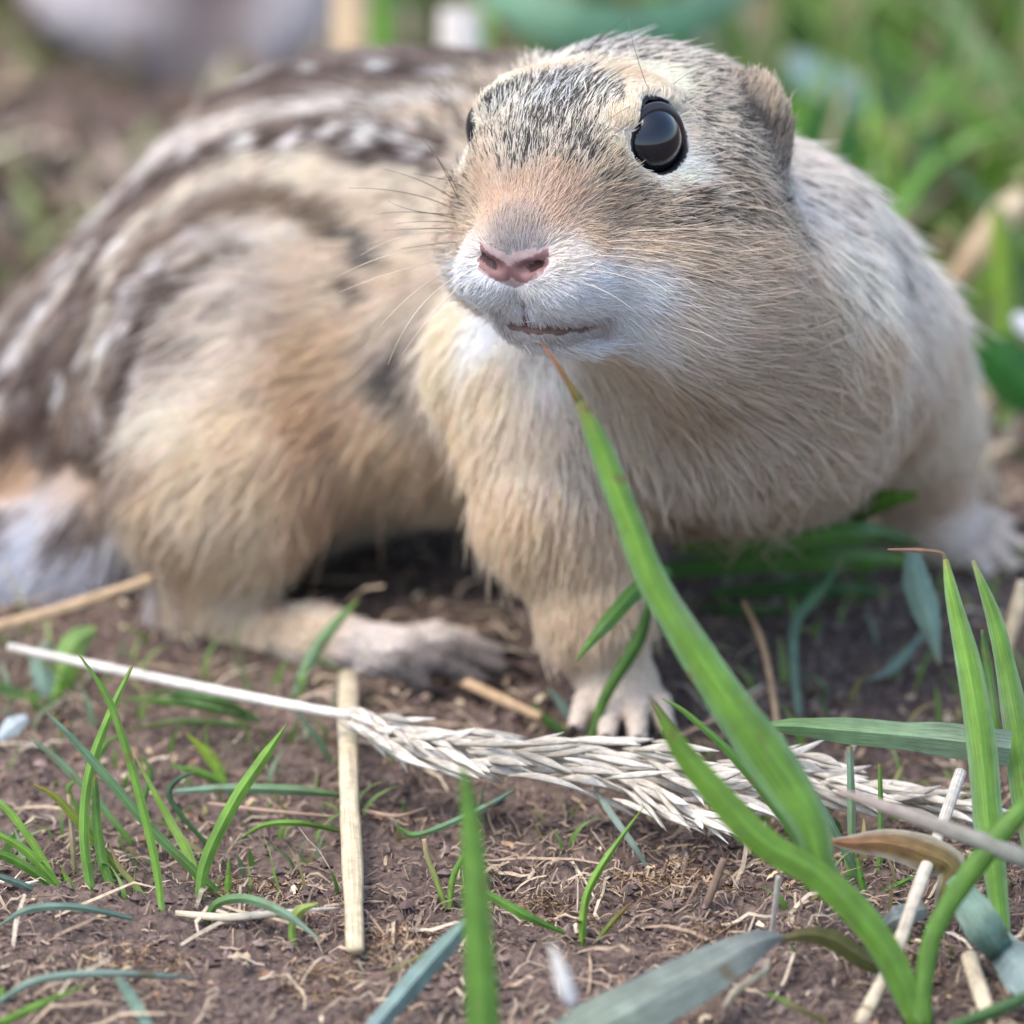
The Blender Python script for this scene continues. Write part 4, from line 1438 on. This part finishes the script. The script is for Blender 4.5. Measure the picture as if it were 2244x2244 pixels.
straw('pale flake leaning on the brown twig', up_pts([(1592, 1884), (1615, 1868), (1650, 1862)], .0, base=.20), [6, 14, 5], GREY, WHITE, flat=.3)
straw('tan stem rising out of the shadow behind the long green blade', up_pts([(1709, 1640), (1692, 1509), (1668, 1402), (1627, 1313)], .05), [13, 15, 16, 12], TAN, BROWN)
straw('grey pink stem leaning in the shadow under the chest', up_pts([(1680, 1400), (1700, 1310), (1722, 1236)], .05), [20, 28, 24], (138, 122, 116), (150, 134, 130))
straw('thin pale stem lying in front of the front paw', lie_pts([(1465, 1625, .02), (1600, 1560, .03), (1700, 1500, .02)]), [7, 11, 6], PINK, PINK)
straw('beige sheath at the right edge among the tall blades', up_pts([(2200, 1500), (2206, 1420), (2231, 1330), (2240, 1272)], .0, base=.6), [8, 30, 38, 22], TAN, STRAW)
straw('white seed stalk hanging below the seed head', up_pts([(1540, 1892), (1550, 1850), (1556, 1815)], .0, base=.22), [14, 6, 5], WHITE, WHITE, flat=.3)
# --- sprouts in the middle foreground
tuft('grass_sprout', 'cut pair of green stubs in the middle foreground', 'sprout', (982, 1995), [
    ('s', up_pts([(978, 1995), (954, 1923), (937, 1880), (930, 1838)], .0), [12, 13, 13, 11], BRIGHT, TAN),
    ('s', up_pts([(986, 1995), (988, 1950), (998, 1908), (1030, 1856)], .0), [13, 14, 14, 10], BRIGHT, GREEN),
])
tuft('grass_sprout', 'single bright green curved sprout with a small brown leaf at its foot', 'sprout', (1280, 2074), [
    ('r', up_pts([(1275, 2074), (1284, 1970), (1326, 1886), (1410, 1769)], .0), [15, 18, 17, 2], BRIGHT, BRIGHT, dict(fold=.5)),
    ('r', up_pts([(1303, 2069), (1345, 2018), (1389, 1972)], .0), [10, 15, 2], GREEN, (136, 92, 50)),
])
single('grass_sprig', 'green blade lying on the soil between the tall blurred blade and the curved sprout', 'grass blade',
       ribbon(lie_pts([(1240, 2046, .004), (1150, 2005, .03), (1060, 1955, .05)]), px2([8, 22, 18]), GREEN, GREEN), M_GRASS)
single('grass_sprig', 'tall blurred green blade rising from the bottom edge in the middle', 'grass blade',
       ribbon(up_pts([(1062, 2330), (1054, 2150), (1042, 1956), (1028, 1769), (1012, 1672)], -.03, base=-.62), px2([66, 68, 58, 36, 6]), GREEN, (104, 146, 60), fold=.15), M_GRASS)
single('grass_sprig', 'blue grey folded blade reaching up from the bottom edge beside the tall blurred blade', 'grass blade',
       ribbon(lie_pts([(815, 2260, .01), (916, 2142, .05), (986, 2063, .07), (1030, 2010, .08)]), px2([40, 52, 46, 16]), (128, 150, 146), BLUE, fold=.4), M_GRASS)
single('grass_sprig', 'thread thin yellow green blade lying left of the tall blurred blade', 'grass blade',
       ribbon(lie_pts([(845, 2134, .005), (930, 2090, .02), (1005, 2040, .03)]), px2([3, 6, 5]), (150, 160, 90), (150, 160, 90)), M_GRASS)
single('seed_fluff', 'blurred white tuft of fluff near the bottom edge', 'fluff',
       stalk(up_pts([(1256, 2205), (1240, 2165), (1222, 2110), (1208, 2070)], .0, base=-.75), px2([16, 40, 24, 8]), (206, 206, 206), WHITE, flat=.6), M_DRY)
single('grass_sprig', 'thin wavy green blade lying left of the tall blurred blade', 'grass blade',
       ribbon(lie_pts([(872, 1812, .02), (905, 1830, .012), (960, 1815, .02), (1060, 1770, .04), (1130, 1730, .05)]), px2([5, 15, 14, 16, 8]), GREEN, BLUE), M_GRASS)
single('grass_sprig', 'thin grey green blade hanging below the middle of the seed head', 'grass blade',
       ribbon(lie_pts([(1415, 1895, .004), (1380, 1840, .03), (1330, 1770, .05), (1300, 1720, .05)]), px2([8, 15, 15, 6]), BLUE, GREY), M_GRASS)
single('fallen_leaf', 'broad grey green dead leaf lying across the bottom right of centre', 'leaf',
       ribbon(lie_pts([(1230, 2300, .02), (1400, 2205, .05), (1560, 2120, .065), (1660, 2066, .07), (1722, 2050, .06)]), px2([140, 135, 112, 66, 8]), (122, 136, 118), (152, 154, 148), fold=.10, twist=(20, 5)), M_GRASS)
# --- blades around the front paw
tuft('grass_tuft', 'two green blades curving beside the front paw', 'grass', (1295, 1600), [
    ('r', up_pts([(1288, 1650), (1325, 1530), (1400, 1400), (1428, 1300)], -.05), [16, 26, 32, 12], GREEN, DEEP),
    ('r', up_pts([(1470, 1250), (1400, 1290), (1330, 1365), (1258, 1452)], -.08, base=.38), [30, 38, 34, 4], DEEP, GREEN),
    ('r', up_pts([(1285, 1608), (1245, 1560), (1200, 1505)], .0), [22, 30, 4], GREY, BLUE),
    ('r', up_pts([(1270, 1610), (1262, 1560), (1280, 1520)], .0), [18, 22, 4], BLUE, GREY),
    ('r', up_pts([(1250, 1610), (1200, 1580), (1165, 1540)], .0), [18, 22, 4], DEEP, GREEN),
    ('r', up_pts([(1510, 1640), (1460, 1580), (1420, 1520)], -.05), [16, 18, 3], GREEN, PINK),
])
# --- the big shoot on the right
tuft('grass_shoot', 'large green grass shoot whose longest blade reaches up to the chin', 'grass', (2012, 2250), [
    ('r', up_pts([(2014, 2255), (1908, 2030), (1812, 1915), (1775, 1800), (1690, 1665), (1591, 1526), (1503, 1390), (1432, 1272), (1384, 1153), (1319, 982), (1272, 880)], -.05),
     [40, 62, 50, 82, 104, 86, 76, 70, 66, 52, 24], GREEN, BRIGHT, dict(fold=.16, twist=(0, -20), n=40, edge=BLUE)),
    ('r', up_pts([(1275, 886), (1245, 838), (1215, 790), (1186, 752)], .0, base=-.19), [24, 13, 9, 2], OLIVE, (176, 112, 76), dict(name='withered_tip')),
    ('r', up_pts([(2018, 2260), (1945, 2085), (1806, 1930), (1674, 1847), (1571, 1740), (1490, 1640), (1432, 1540)], -.08),
     [44, 62, 62, 64, 60, 46, 4], GREEN, BRIGHT, dict(fold=.14, n=30, edge=BRIGHT)),
    ('r', up_pts([(1830, 1960), (1790, 1880), (1700, 1760), (1590, 1640), (1500, 1560), (1450, 1530)], .05, base=-.10),
     [40, 46, 34, 20, 12, 3], DEEP, GREEN, dict(fold=.3)),  # dark strip standing for the shaded fold of the long blade
    ('s', up_pts([(2022, 2260), (2022, 2170), (2042, 2057), (2084, 1974), (2153, 1877), (2255, 1755)], .0), [44, 42, 40, 44, 50, 40], GREEN, GREEN, dict(name='stem', flat=.6)),
    ('r', up_pts([(1965, 2125), (1900, 2105), (1830, 2062), (1770, 2048), (1700, 2062)], -.02, base=-.20), [34, 44, 46, 34, 8], (96, 100, 50), (118, 112, 66), dict(name='withered_leaf')),
], )
tuft('grass_tuft', 'tall broad green blades standing at the right edge', 'grass', (2200, 2090), [
    ('r', up_pts([(2203, 2098), (2180, 1911), (2165, 1789), (2152, 1642), (2126, 1471), (2088, 1310), (2072, 1225)], .10), [34, 50, 70, 66, 62, 34, 12], GREEN, BRIGHT, dict(fold=.2, edge=BLUE)),
    ('r', up_pts([(2275, 1900), (2246, 1740), (2224, 1569), (2184, 1373), (2132, 1228)], .10, base=.0), [50, 64, 58, 40, 8], BRIGHT, GREEN, dict(fold=.2, edge=BLUE)),
    ('r', up_pts([(2185, 1600), (2172, 1500), (2160, 1430), (2152, 1380)], .0, base=.20), [16, 18, 18, 6], GREEN, DEEP),
    ('r', up_pts([(2072, 1228), (2062, 1212), (2010, 1206), (1945, 1204)], .0, base=.12), [10, 9, 11, 4], OLIVE, (156, 112, 104), dict(name='withered_tip')),
])
single('grass_sprig', 'pale green blade bent flat across the tall blades on the right', 'grass blade',
       ribbon(up_pts([(2215, 1640), (2080, 1622), (1975, 1612), (1840, 1600), (1735, 1592), (1635, 1592)], -.05, base=.02), px2([76, 80, 64, 56, 34, 4]), (146, 166, 140), (112, 150, 84), fold=.2), M_GRASS)
single('withered_sprig', 'blurred grey green stem crossing in front of the tall blades at the right', 'stem',
       stalk(up_pts([(2260, 1888), (2150, 1843), (2060, 1812), (1950, 1772), (1838, 1734)], .0, base=-.30), px2([40, 38, 34, 30, 12]), (136, 140, 126), (168, 150, 138), flat=.5), M_DRY)
single('dead_leaf', 'twisted brown dead leaf with a pale edge at the right', 'leaf',
       ribbon(up_pts([(2060, 1990), (2085, 1905), (2020, 1868), (1940, 1848), (1870, 1848), (1808, 1842)], .0, base=-.10), px2([30, 74, 84, 62, 40, 4]), (96, 92, 50), (132, 92, 64), fold=.15, edge=(190, 190, 174)), M_DRY)
tuft('grass_tuft', 'thin green stalks standing behind the big shoot on the right', 'grass', (1890, 1960), [
    ('r', up_pts([(1866, 1930), (1866, 1780), (1862, 1636)], .0), [16, 20, 14], GREEN, BLUE),
    ('r', up_pts([(1926, 1940), (1930, 1800), (1928, 1674)], .0), [13, 14, 9], GREEN, GREEN),
    ('r', up_pts([(1905, 1980), (1850, 1860), (1800, 1770), (1750, 1698)], .0), [14, 18, 17, 4], DEEP, BLUE),
    ('r', up_pts([(1912, 1985), (1950, 1950), (2005, 1920)], .0), [15, 19, 6], GREEN, GREEN),
    ('r', up_pts([(1900, 1982), (1890, 1940), (1880, 1880)], .0), [16, 17, 10], GREEN, GREEN),
])
single('grass_sprig', 'blue green drooping blade hanging point down beside the far front paw', 'grass blade',
       ribbon(up_pts([(2000, 1205), (2008, 1270), (2030, 1340), (2060, 1458)], .0, base=.55), px2([34, 64, 62, 4]), BLUE, BLUE, fold=.2), M_GRASS)
single('grass_sprig', 'short blue grey blade lying on the soil under the chest', 'grass blade',
       ribbon(lie_pts([(1896, 1493, .005), (1960, 1462, .02), (2030, 1380, .05)]), px2([4, 25, 12]), GREY, BLUE), M_GRASS)
single('grass_sprig', 'bent grey green stem standing in the shade under the chest', 'grass blade',
       ribbon(up_pts([(1752, 1575), (1739, 1449), (1745, 1360), (1793, 1301), (1845, 1225)], .06), px2([16, 22, 26, 28, 14]), BLUE, DEEP), M_GRASS)
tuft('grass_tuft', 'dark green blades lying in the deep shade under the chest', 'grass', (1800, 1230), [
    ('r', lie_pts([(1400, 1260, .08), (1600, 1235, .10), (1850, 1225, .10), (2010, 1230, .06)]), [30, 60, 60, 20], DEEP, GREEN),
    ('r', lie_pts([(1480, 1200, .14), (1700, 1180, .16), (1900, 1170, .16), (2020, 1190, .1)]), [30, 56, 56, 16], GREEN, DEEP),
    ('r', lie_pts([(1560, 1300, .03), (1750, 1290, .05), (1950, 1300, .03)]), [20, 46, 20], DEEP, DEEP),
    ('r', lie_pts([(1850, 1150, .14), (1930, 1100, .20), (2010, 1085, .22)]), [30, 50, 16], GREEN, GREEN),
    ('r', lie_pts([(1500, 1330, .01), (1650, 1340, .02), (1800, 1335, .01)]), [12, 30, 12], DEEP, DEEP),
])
tuft('broad_leaf_plant', 'broad blue green leaves at the bottom right corner', 'plant', (2190, 2110), [
    ('r', lie_pts([(2090, 1920, .10), (2130, 1990, .09), (2175, 2060, .06), (2215, 2110, .01)]), [40, 84, 80, 52], BLUE, BLUE, dict(name='leaf', fold=.1)),
    ('r', lie_pts([(2165, 2040, .02), (2225, 2110, .05), (2300, 2200, .05)]), [50, 96, 90], (146, 164, 160), (146, 164, 160), dict(name='leaf', fold=.1)),
    ('r', lie_pts([(1925, 2040, .01), (1970, 2012, .03), (2030, 1990, .03)]), [20, 62, 36], (128, 138, 136), (140, 150, 146), dict(name='leaf', fold=.1)),
])
tuft('grass_tuft', 'faint green blades in the bottom right corner', 'grass', (1700, 2180), [
    ('r', lie_pts([(1680, 2175, .03), (1740, 2205, .03), (1810, 2240, .01)]), [5, 13, 12], GREEN, OLIVE),
    ('r', lie_pts([(2060, 2260, .01), (2180, 2215, .04), (2260, 2180, .05)]), [20, 30, 26], DEEP, DEEP),
])
# --- the seed head of a dry grass
sh0 = G(455, 1510, 0.07)
seedhead = empty('dry_seed_head', sh0)
tag(seedhead, 'white dry grass seed head on a long stalk lying across the picture', 'seed head')
SHP = lie_pts([(20, 1418, .07), (205, 1458, .07), (455, 1510, .075), (650, 1548, .08), (769, 1568, .085)])
add('stalk', stalk(SHP, px2([20, 24, 25, 24, 22]), WHITE, (232, 226, 214)), seedhead, M_DRY, sh0)
AX = crom(lie_pts([(769, 1568, .085), (870, 1605, .085), (1010, 1640, .085), (1219, 1652, .085), (1405, 1676, .08), (1560, 1712, .075), (1718, 1705, .07), (1840, 1728, .06), (2000, 1750, .05), (2110, 1768, .04)]), 80)
add('rachis', stalk(AX[::4], px2([14, 10, 8, 6, 4]), WHITE, WHITE, n=40), seedhead, M_DRY, sh0)
def spikelet(a, d, L, w):
    """slender pointed husk"""
    cv = np.array([r.normal(0, .008), r.normal(0, .012), r.normal(-.004, .010)]); n = 7; tn = r.integers(-34, 12)
    P = [a + d * L * t + cv * t * t for t in np.linspace(0, 1, n)]
    return stalk(np.array(P), [w * k for k in (0.15, 0.55, 0.9, 1.0, 0.85, 0.5, 0.08)], tuple(np.array((202, 192, 174)) + tn), tuple(np.array((226, 220, 208)) + tn), n=9, sides=6, flat=.35)
r = np.random.default_rng(8)
for k in range(270):
    t = (k + r.random()) / 270
    i = min(int(t * 79), 78)
    p = AX[i]; d = unit(AX[i + 1] - AX[max(i - 1, 0)])
    spread = 0.13 * math.sin(math.pi * min(1, 0.2 + t * 0.8)) + 0.04
    side = r.normal(0, spread, 3)
    dd = unit(d + side * np.array([0.6, 1.0, 0.9]))
    a = p + r.normal(0, 0.014, 3) * np.array([1, 1.4, 0.9]) * math.sin(math.pi * min(1, 0.15 + t * 0.85))
    a[2] = max(a[2], 0.03)
    L = r.uniform(0.045, 0.085) * (0.75 + 0.4 * math.sin(math.pi * t)); w = r.uniform(0.0075, 0.0130)
    if dd[2] * L + a[2] < 0.01:
        dd[2] = abs(dd[2]) * 0.2; dd = unit(dd)
    add('spikelet', spikelet(a, dd, L, w), seedhead, M_DRY, sh0)
for k in range(20):                              # the side branch that droops towards the viewer
    t = r.random()
    a = Q(1330 + 190 * t + r.normal(0, 10), 1722 + 62 * t + r.normal(0, 14), 0.17 - 0.05 * t)
    e = Q(1330 + 190 * t + r.uniform(60, 110), 1722 + 62 * t + r.uniform(20, 60), 0.13 - 0.05 * t)
    add('spikelet', spikelet(a, unit(e - a), np.linalg.norm(e - a) * 1.15, r.uniform(.007, .011)), seedhead, M_DRY, sh0)
add('branch', stalk(np.array([Q(1280, 1690, .2), Q(1400, 1745, .17), Q(1500, 1790, .12), Q(1556, 1815, .1)]), px2([7, 6, 5, 4]), WHITE, WHITE), seedhead, M_DRY, sh0)
# ------------------------------------------------------------------ what lies behind the animal, far out of focus
def back_blade(name, label, cat, pts, W, ca, cb, mat=M_GRASS, kind='r', **kw):
    P = np.array([Q(*p) for p in pts])
    f = ribbon if kind == 'r' else stalk
    return single(name, label, cat, f(P, px2(W, pts[0][2]), ca, cb, **kw), mat)
def base_under(px, d):
    """photo height at which the line of sight of column px meets the soil at depth d"""
    lo, hi = -800, 2300
    for _ in range(40):
        m = (lo + hi) / 2
        if Q(px, m, d)[2] > -0.02: lo = m
        else: hi = m
    return m
D_ = 2.0
def stand(name, label, cat, pts, d, W, ca, cb, mat=M_GRASS, kind='r', **kw):
    b = base_under(pts[0][0], d)
    return back_blade(name, label, cat, [(pts[0][0], b, d)] + [(x, y, d) for x, y in pts], W, ca, cb, mat, kind, **kw)
stand('straw', 'beige dry stalk standing behind the back, left of a green blade', 'straw', [(772, 200), (770, 60), (768, -120)], 2.1, [80, 84, 84, 80], (206, 178, 140), (214, 188, 152), M_DRY, 's', flat=.5)
stand('grass_sprig', 'blurred upright green blade behind the back, right of the beige stalk', 'grass blade', [(846, 200), (840, 60), (836, -120)], 2.0, [50, 62, 62, 50], BRIGHT, GREEN)
stand('straw', 'whitish dry stalk standing behind the back near the head', 'straw', [(1008, 120), (1010, 22)], 2.0, [80, 96, 90], (214, 206, 196), (222, 214, 206), M_DRY, 's', flat=.5)
stand('straw', 'grey white dry stalk above the ear', 'straw', [(1570, 120), (1556, 10), (1545, -120)], 2.6, [70, 84, 84, 70], (196, 190, 180), (206, 200, 192), M_DRY, 's', flat=.5)
back_blade('grass_sprig', 'wide green leaf arching across the top edge above the head', 'grass blade', [(1700, -60, 2.4), (1500, 40, 2.2), (1330, 66, 2.1), (1160, 20, 2.1), (1020, -60, 2.2)], [40, 100, 120, 110, 50], (104, 146, 108), (116, 156, 128), fold=.1)
back_blade('weed', 'blue green leaf slanting behind the ear', 'leaf', [(2010, 330, 2.3), (1900, 245, 2.2), (1800, 185, 2.2), (1715, 128, 2.2)], [40, 110, 110, 60], (96, 140, 116), (150, 172, 170), fold=.1)
back_blade('weed', 'dark green leaf right behind the ear', 'leaf', [(1960, 420, 2.0), (1850, 350, 2.0), (1760, 280, 2.0), (1690, 250, 2.0)], [40, 130, 140, 60], (46, 92, 34), (62, 112, 40), fold=.1)
stand('grass_sprig', 'yellow green blade standing at the right edge above the shoulder', 'grass blade', [(2200, 640), (2192, 540), (2180, 455)], 1.5, [30, 42, 44, 20], BRIGHT, (140, 166, 52))
back_blade('straw', 'beige dry leaf at the right edge above the shoulder', 'straw', [(2080, 620, 1.6), (2140, 545, 1.6), (2200, 470, 1.6), (2250, 430, 1.6)], [30, 60, 70, 50], TAN, STRAW, M_DRY, 'r', fold=.1)
back_blade('weed', 'round dark green leaf at the right edge beside the far arm', 'leaf', [(2300, 900, 1.35), (2240, 840, 1.35), (2180, 780, 1.35), (2150, 740, 1.35)], [70, 130, 120, 40], (40, 96, 34), (54, 112, 44), fold=.1)
back_blade('flower', 'white flower petal cut off by the right edge', 'flower', [(2270, 725, 1.3), (2240, 705, 1.3), (2222, 690, 1.3)], [40, 46, 20], (232, 232, 234), (238, 238, 240), fold=.1)
# pale stone
sb = bmesh.new()
bmesh.ops.create_icosphere(sb, subdivisions=4, radius=1.0)
sv = np.array([v.co[:] for v in sb.verts])
sf = [[v.index for v in f.verts] for f in sb.faces]
sb.free()
sp = G(450, 130, 0.0)
nz = fbm(sv * 1.6 + 5, 3, 44)[:, None]
sv2 = sv * (0.72 + 0.6 * nz) * np.array([0.20, 0.14, 0.19])
st = link('stone', mesh_from('stone', sv2, sf, col=lin(132, 118, 114) * (1 - sstep(.4, .62, nz)) + lin(170, 163, 164) * sstep(.4, .62, nz)), None, M_LITTER)
st.location = sp + np.array([0, 0, 0.10])
tag(st, 'pale grey and pinkish stone behind the animal at the top left', 'stone')

# thick growth of grass behind, right and left, nobody could count
def grass_mass(n, seed, boxes, cols):
    r = np.random.default_rng(seed)
    Vs, Fs, Cs = [], [], []
    off = 0
    K = 6
    for (x0, x1, y0, y1, cnt, hmin, hmax, wmin, wmax) in boxes:
        x = r.uniform(x0, x1, cnt); y = r.uniform(y0, y1, cnt)
        z = gz(x, y)
        a = r.uniform(0, 6.28, cnt); h = r.uniform(hmin, hmax, cnt); w = r.uniform(wmin, wmax, cnt)
        lean = r.uniform(0.2, 1.1, cnt); fa = r.uniform(0, 6.28, cnt)
        ci = r.integers(0, len(cols), cnt)
        C = np.array([lin(*c) for c in cols])[ci] * r.uniform(0.75, 1.2, (cnt, 1))
        V = np.zeros((cnt, K, 2, 3))
        for i in range(K):
            t = i / (K - 1)
            cx = x + np.cos(a) * h * lean * t * t; cy = y + np.sin(a) * h * lean * t * t
            cz = z + h * (t - 0.35 * lean * t * t)
            ww = w * (1 - t ** 2 * 0.95) / 2
            for s_, sg in enumerate((-1, 1)):
                V[:, i, s_] = np.stack([cx + sg * ww * np.cos(fa), cy + sg * ww * np.sin(fa), cz], 1)
        f = np.array([[2 * i, 2 * i + 1, 2 * i + 3, 2 * i + 2] for i in range(K - 1)])
        Fs.append((f[None] + 2 * K * np.arange(cnt)[:, None, None]).reshape(-1, 4) + off)
        Vs.append(V.reshape(-1, 3)); Cs.append(np.repeat(C, 2 * K, 0))
        off += cnt * 2 * K
    return np.concatenate(Vs), np.concatenate(Fs), np.concatenate(Cs)
GC = [(132, 172, 70), (120, 160, 80), (84, 128, 44), (100, 146, 52), (66, 108, 42), (120, 150, 70), (110, 140, 90), (150, 150, 96), (176, 160, 126)]
V, F, C = grass_mass(0, 91, [
    (0.28, 1.3, 1.7, 3.6, 800, .08, .34, .02, .055),
    (-0.1, 0.5, 2.3, 3.6, 160, .10, .36, .02, .05),
    (-0.9, 1.5, 3.4, 8.0, 1400, .15, .50, .02, .06),
    (-2.5, 3.0, 8.0, 16.0, 2500, .2, .6, .03, .08)], GC)
bg = link('background_grass', fast_mesh('background_grass', V, F, C), None, M_GRASS)
tag(bg, 'blurred thick green grass growing behind the animal', 'grass', kind='stuff')
V, F, C = grass_mass(0, 92, [
    (-0.95, -0.05, 1.5, 3.6, 700, .03, .14, .02, .06),
    (0.40, 0.9, 1.2, 2.2, 130, .02, .10, .015, .03)], [(166, 148, 120), (150, 134, 118), (120, 122, 84), (132, 140, 90), (186, 172, 150), (112, 92, 80)])
bg2 = link('dry_background_grass', fast_mesh('dry_background_grass', V, F, C), None, M_DRY)
tag(bg2, 'blurred sparse dry grass on the soil behind the rump', 'dry grass', kind='stuff')

# short thin blades and seedlings scattered on the soil to the left and right
V, F, C = grass_mass(0, 93, [
    (-0.62, -0.16, 0.02, 0.85, 190, .015, .065, .004, .010),
    (-0.30, 0.10, 0.15, 0.45, 30, .015, .05, .004, .008),
    (0.22, 0.62, 0.25, 1.15, 120, .015, .07, .005, .011),
    (0.28, 0.60, -0.15, 0.3, 45, .015, .06, .004, .009)], [(110, 146, 64), (96, 132, 60), (128, 150, 84), (150, 142, 92), (118, 138, 104)])
sg = link('ground_cover', fast_mesh('ground_cover', V, F, C), None, M_GRASS)
tag(sg, 'tiny green seedlings and short blades dotted over the soil', 'ground cover', kind='stuff')
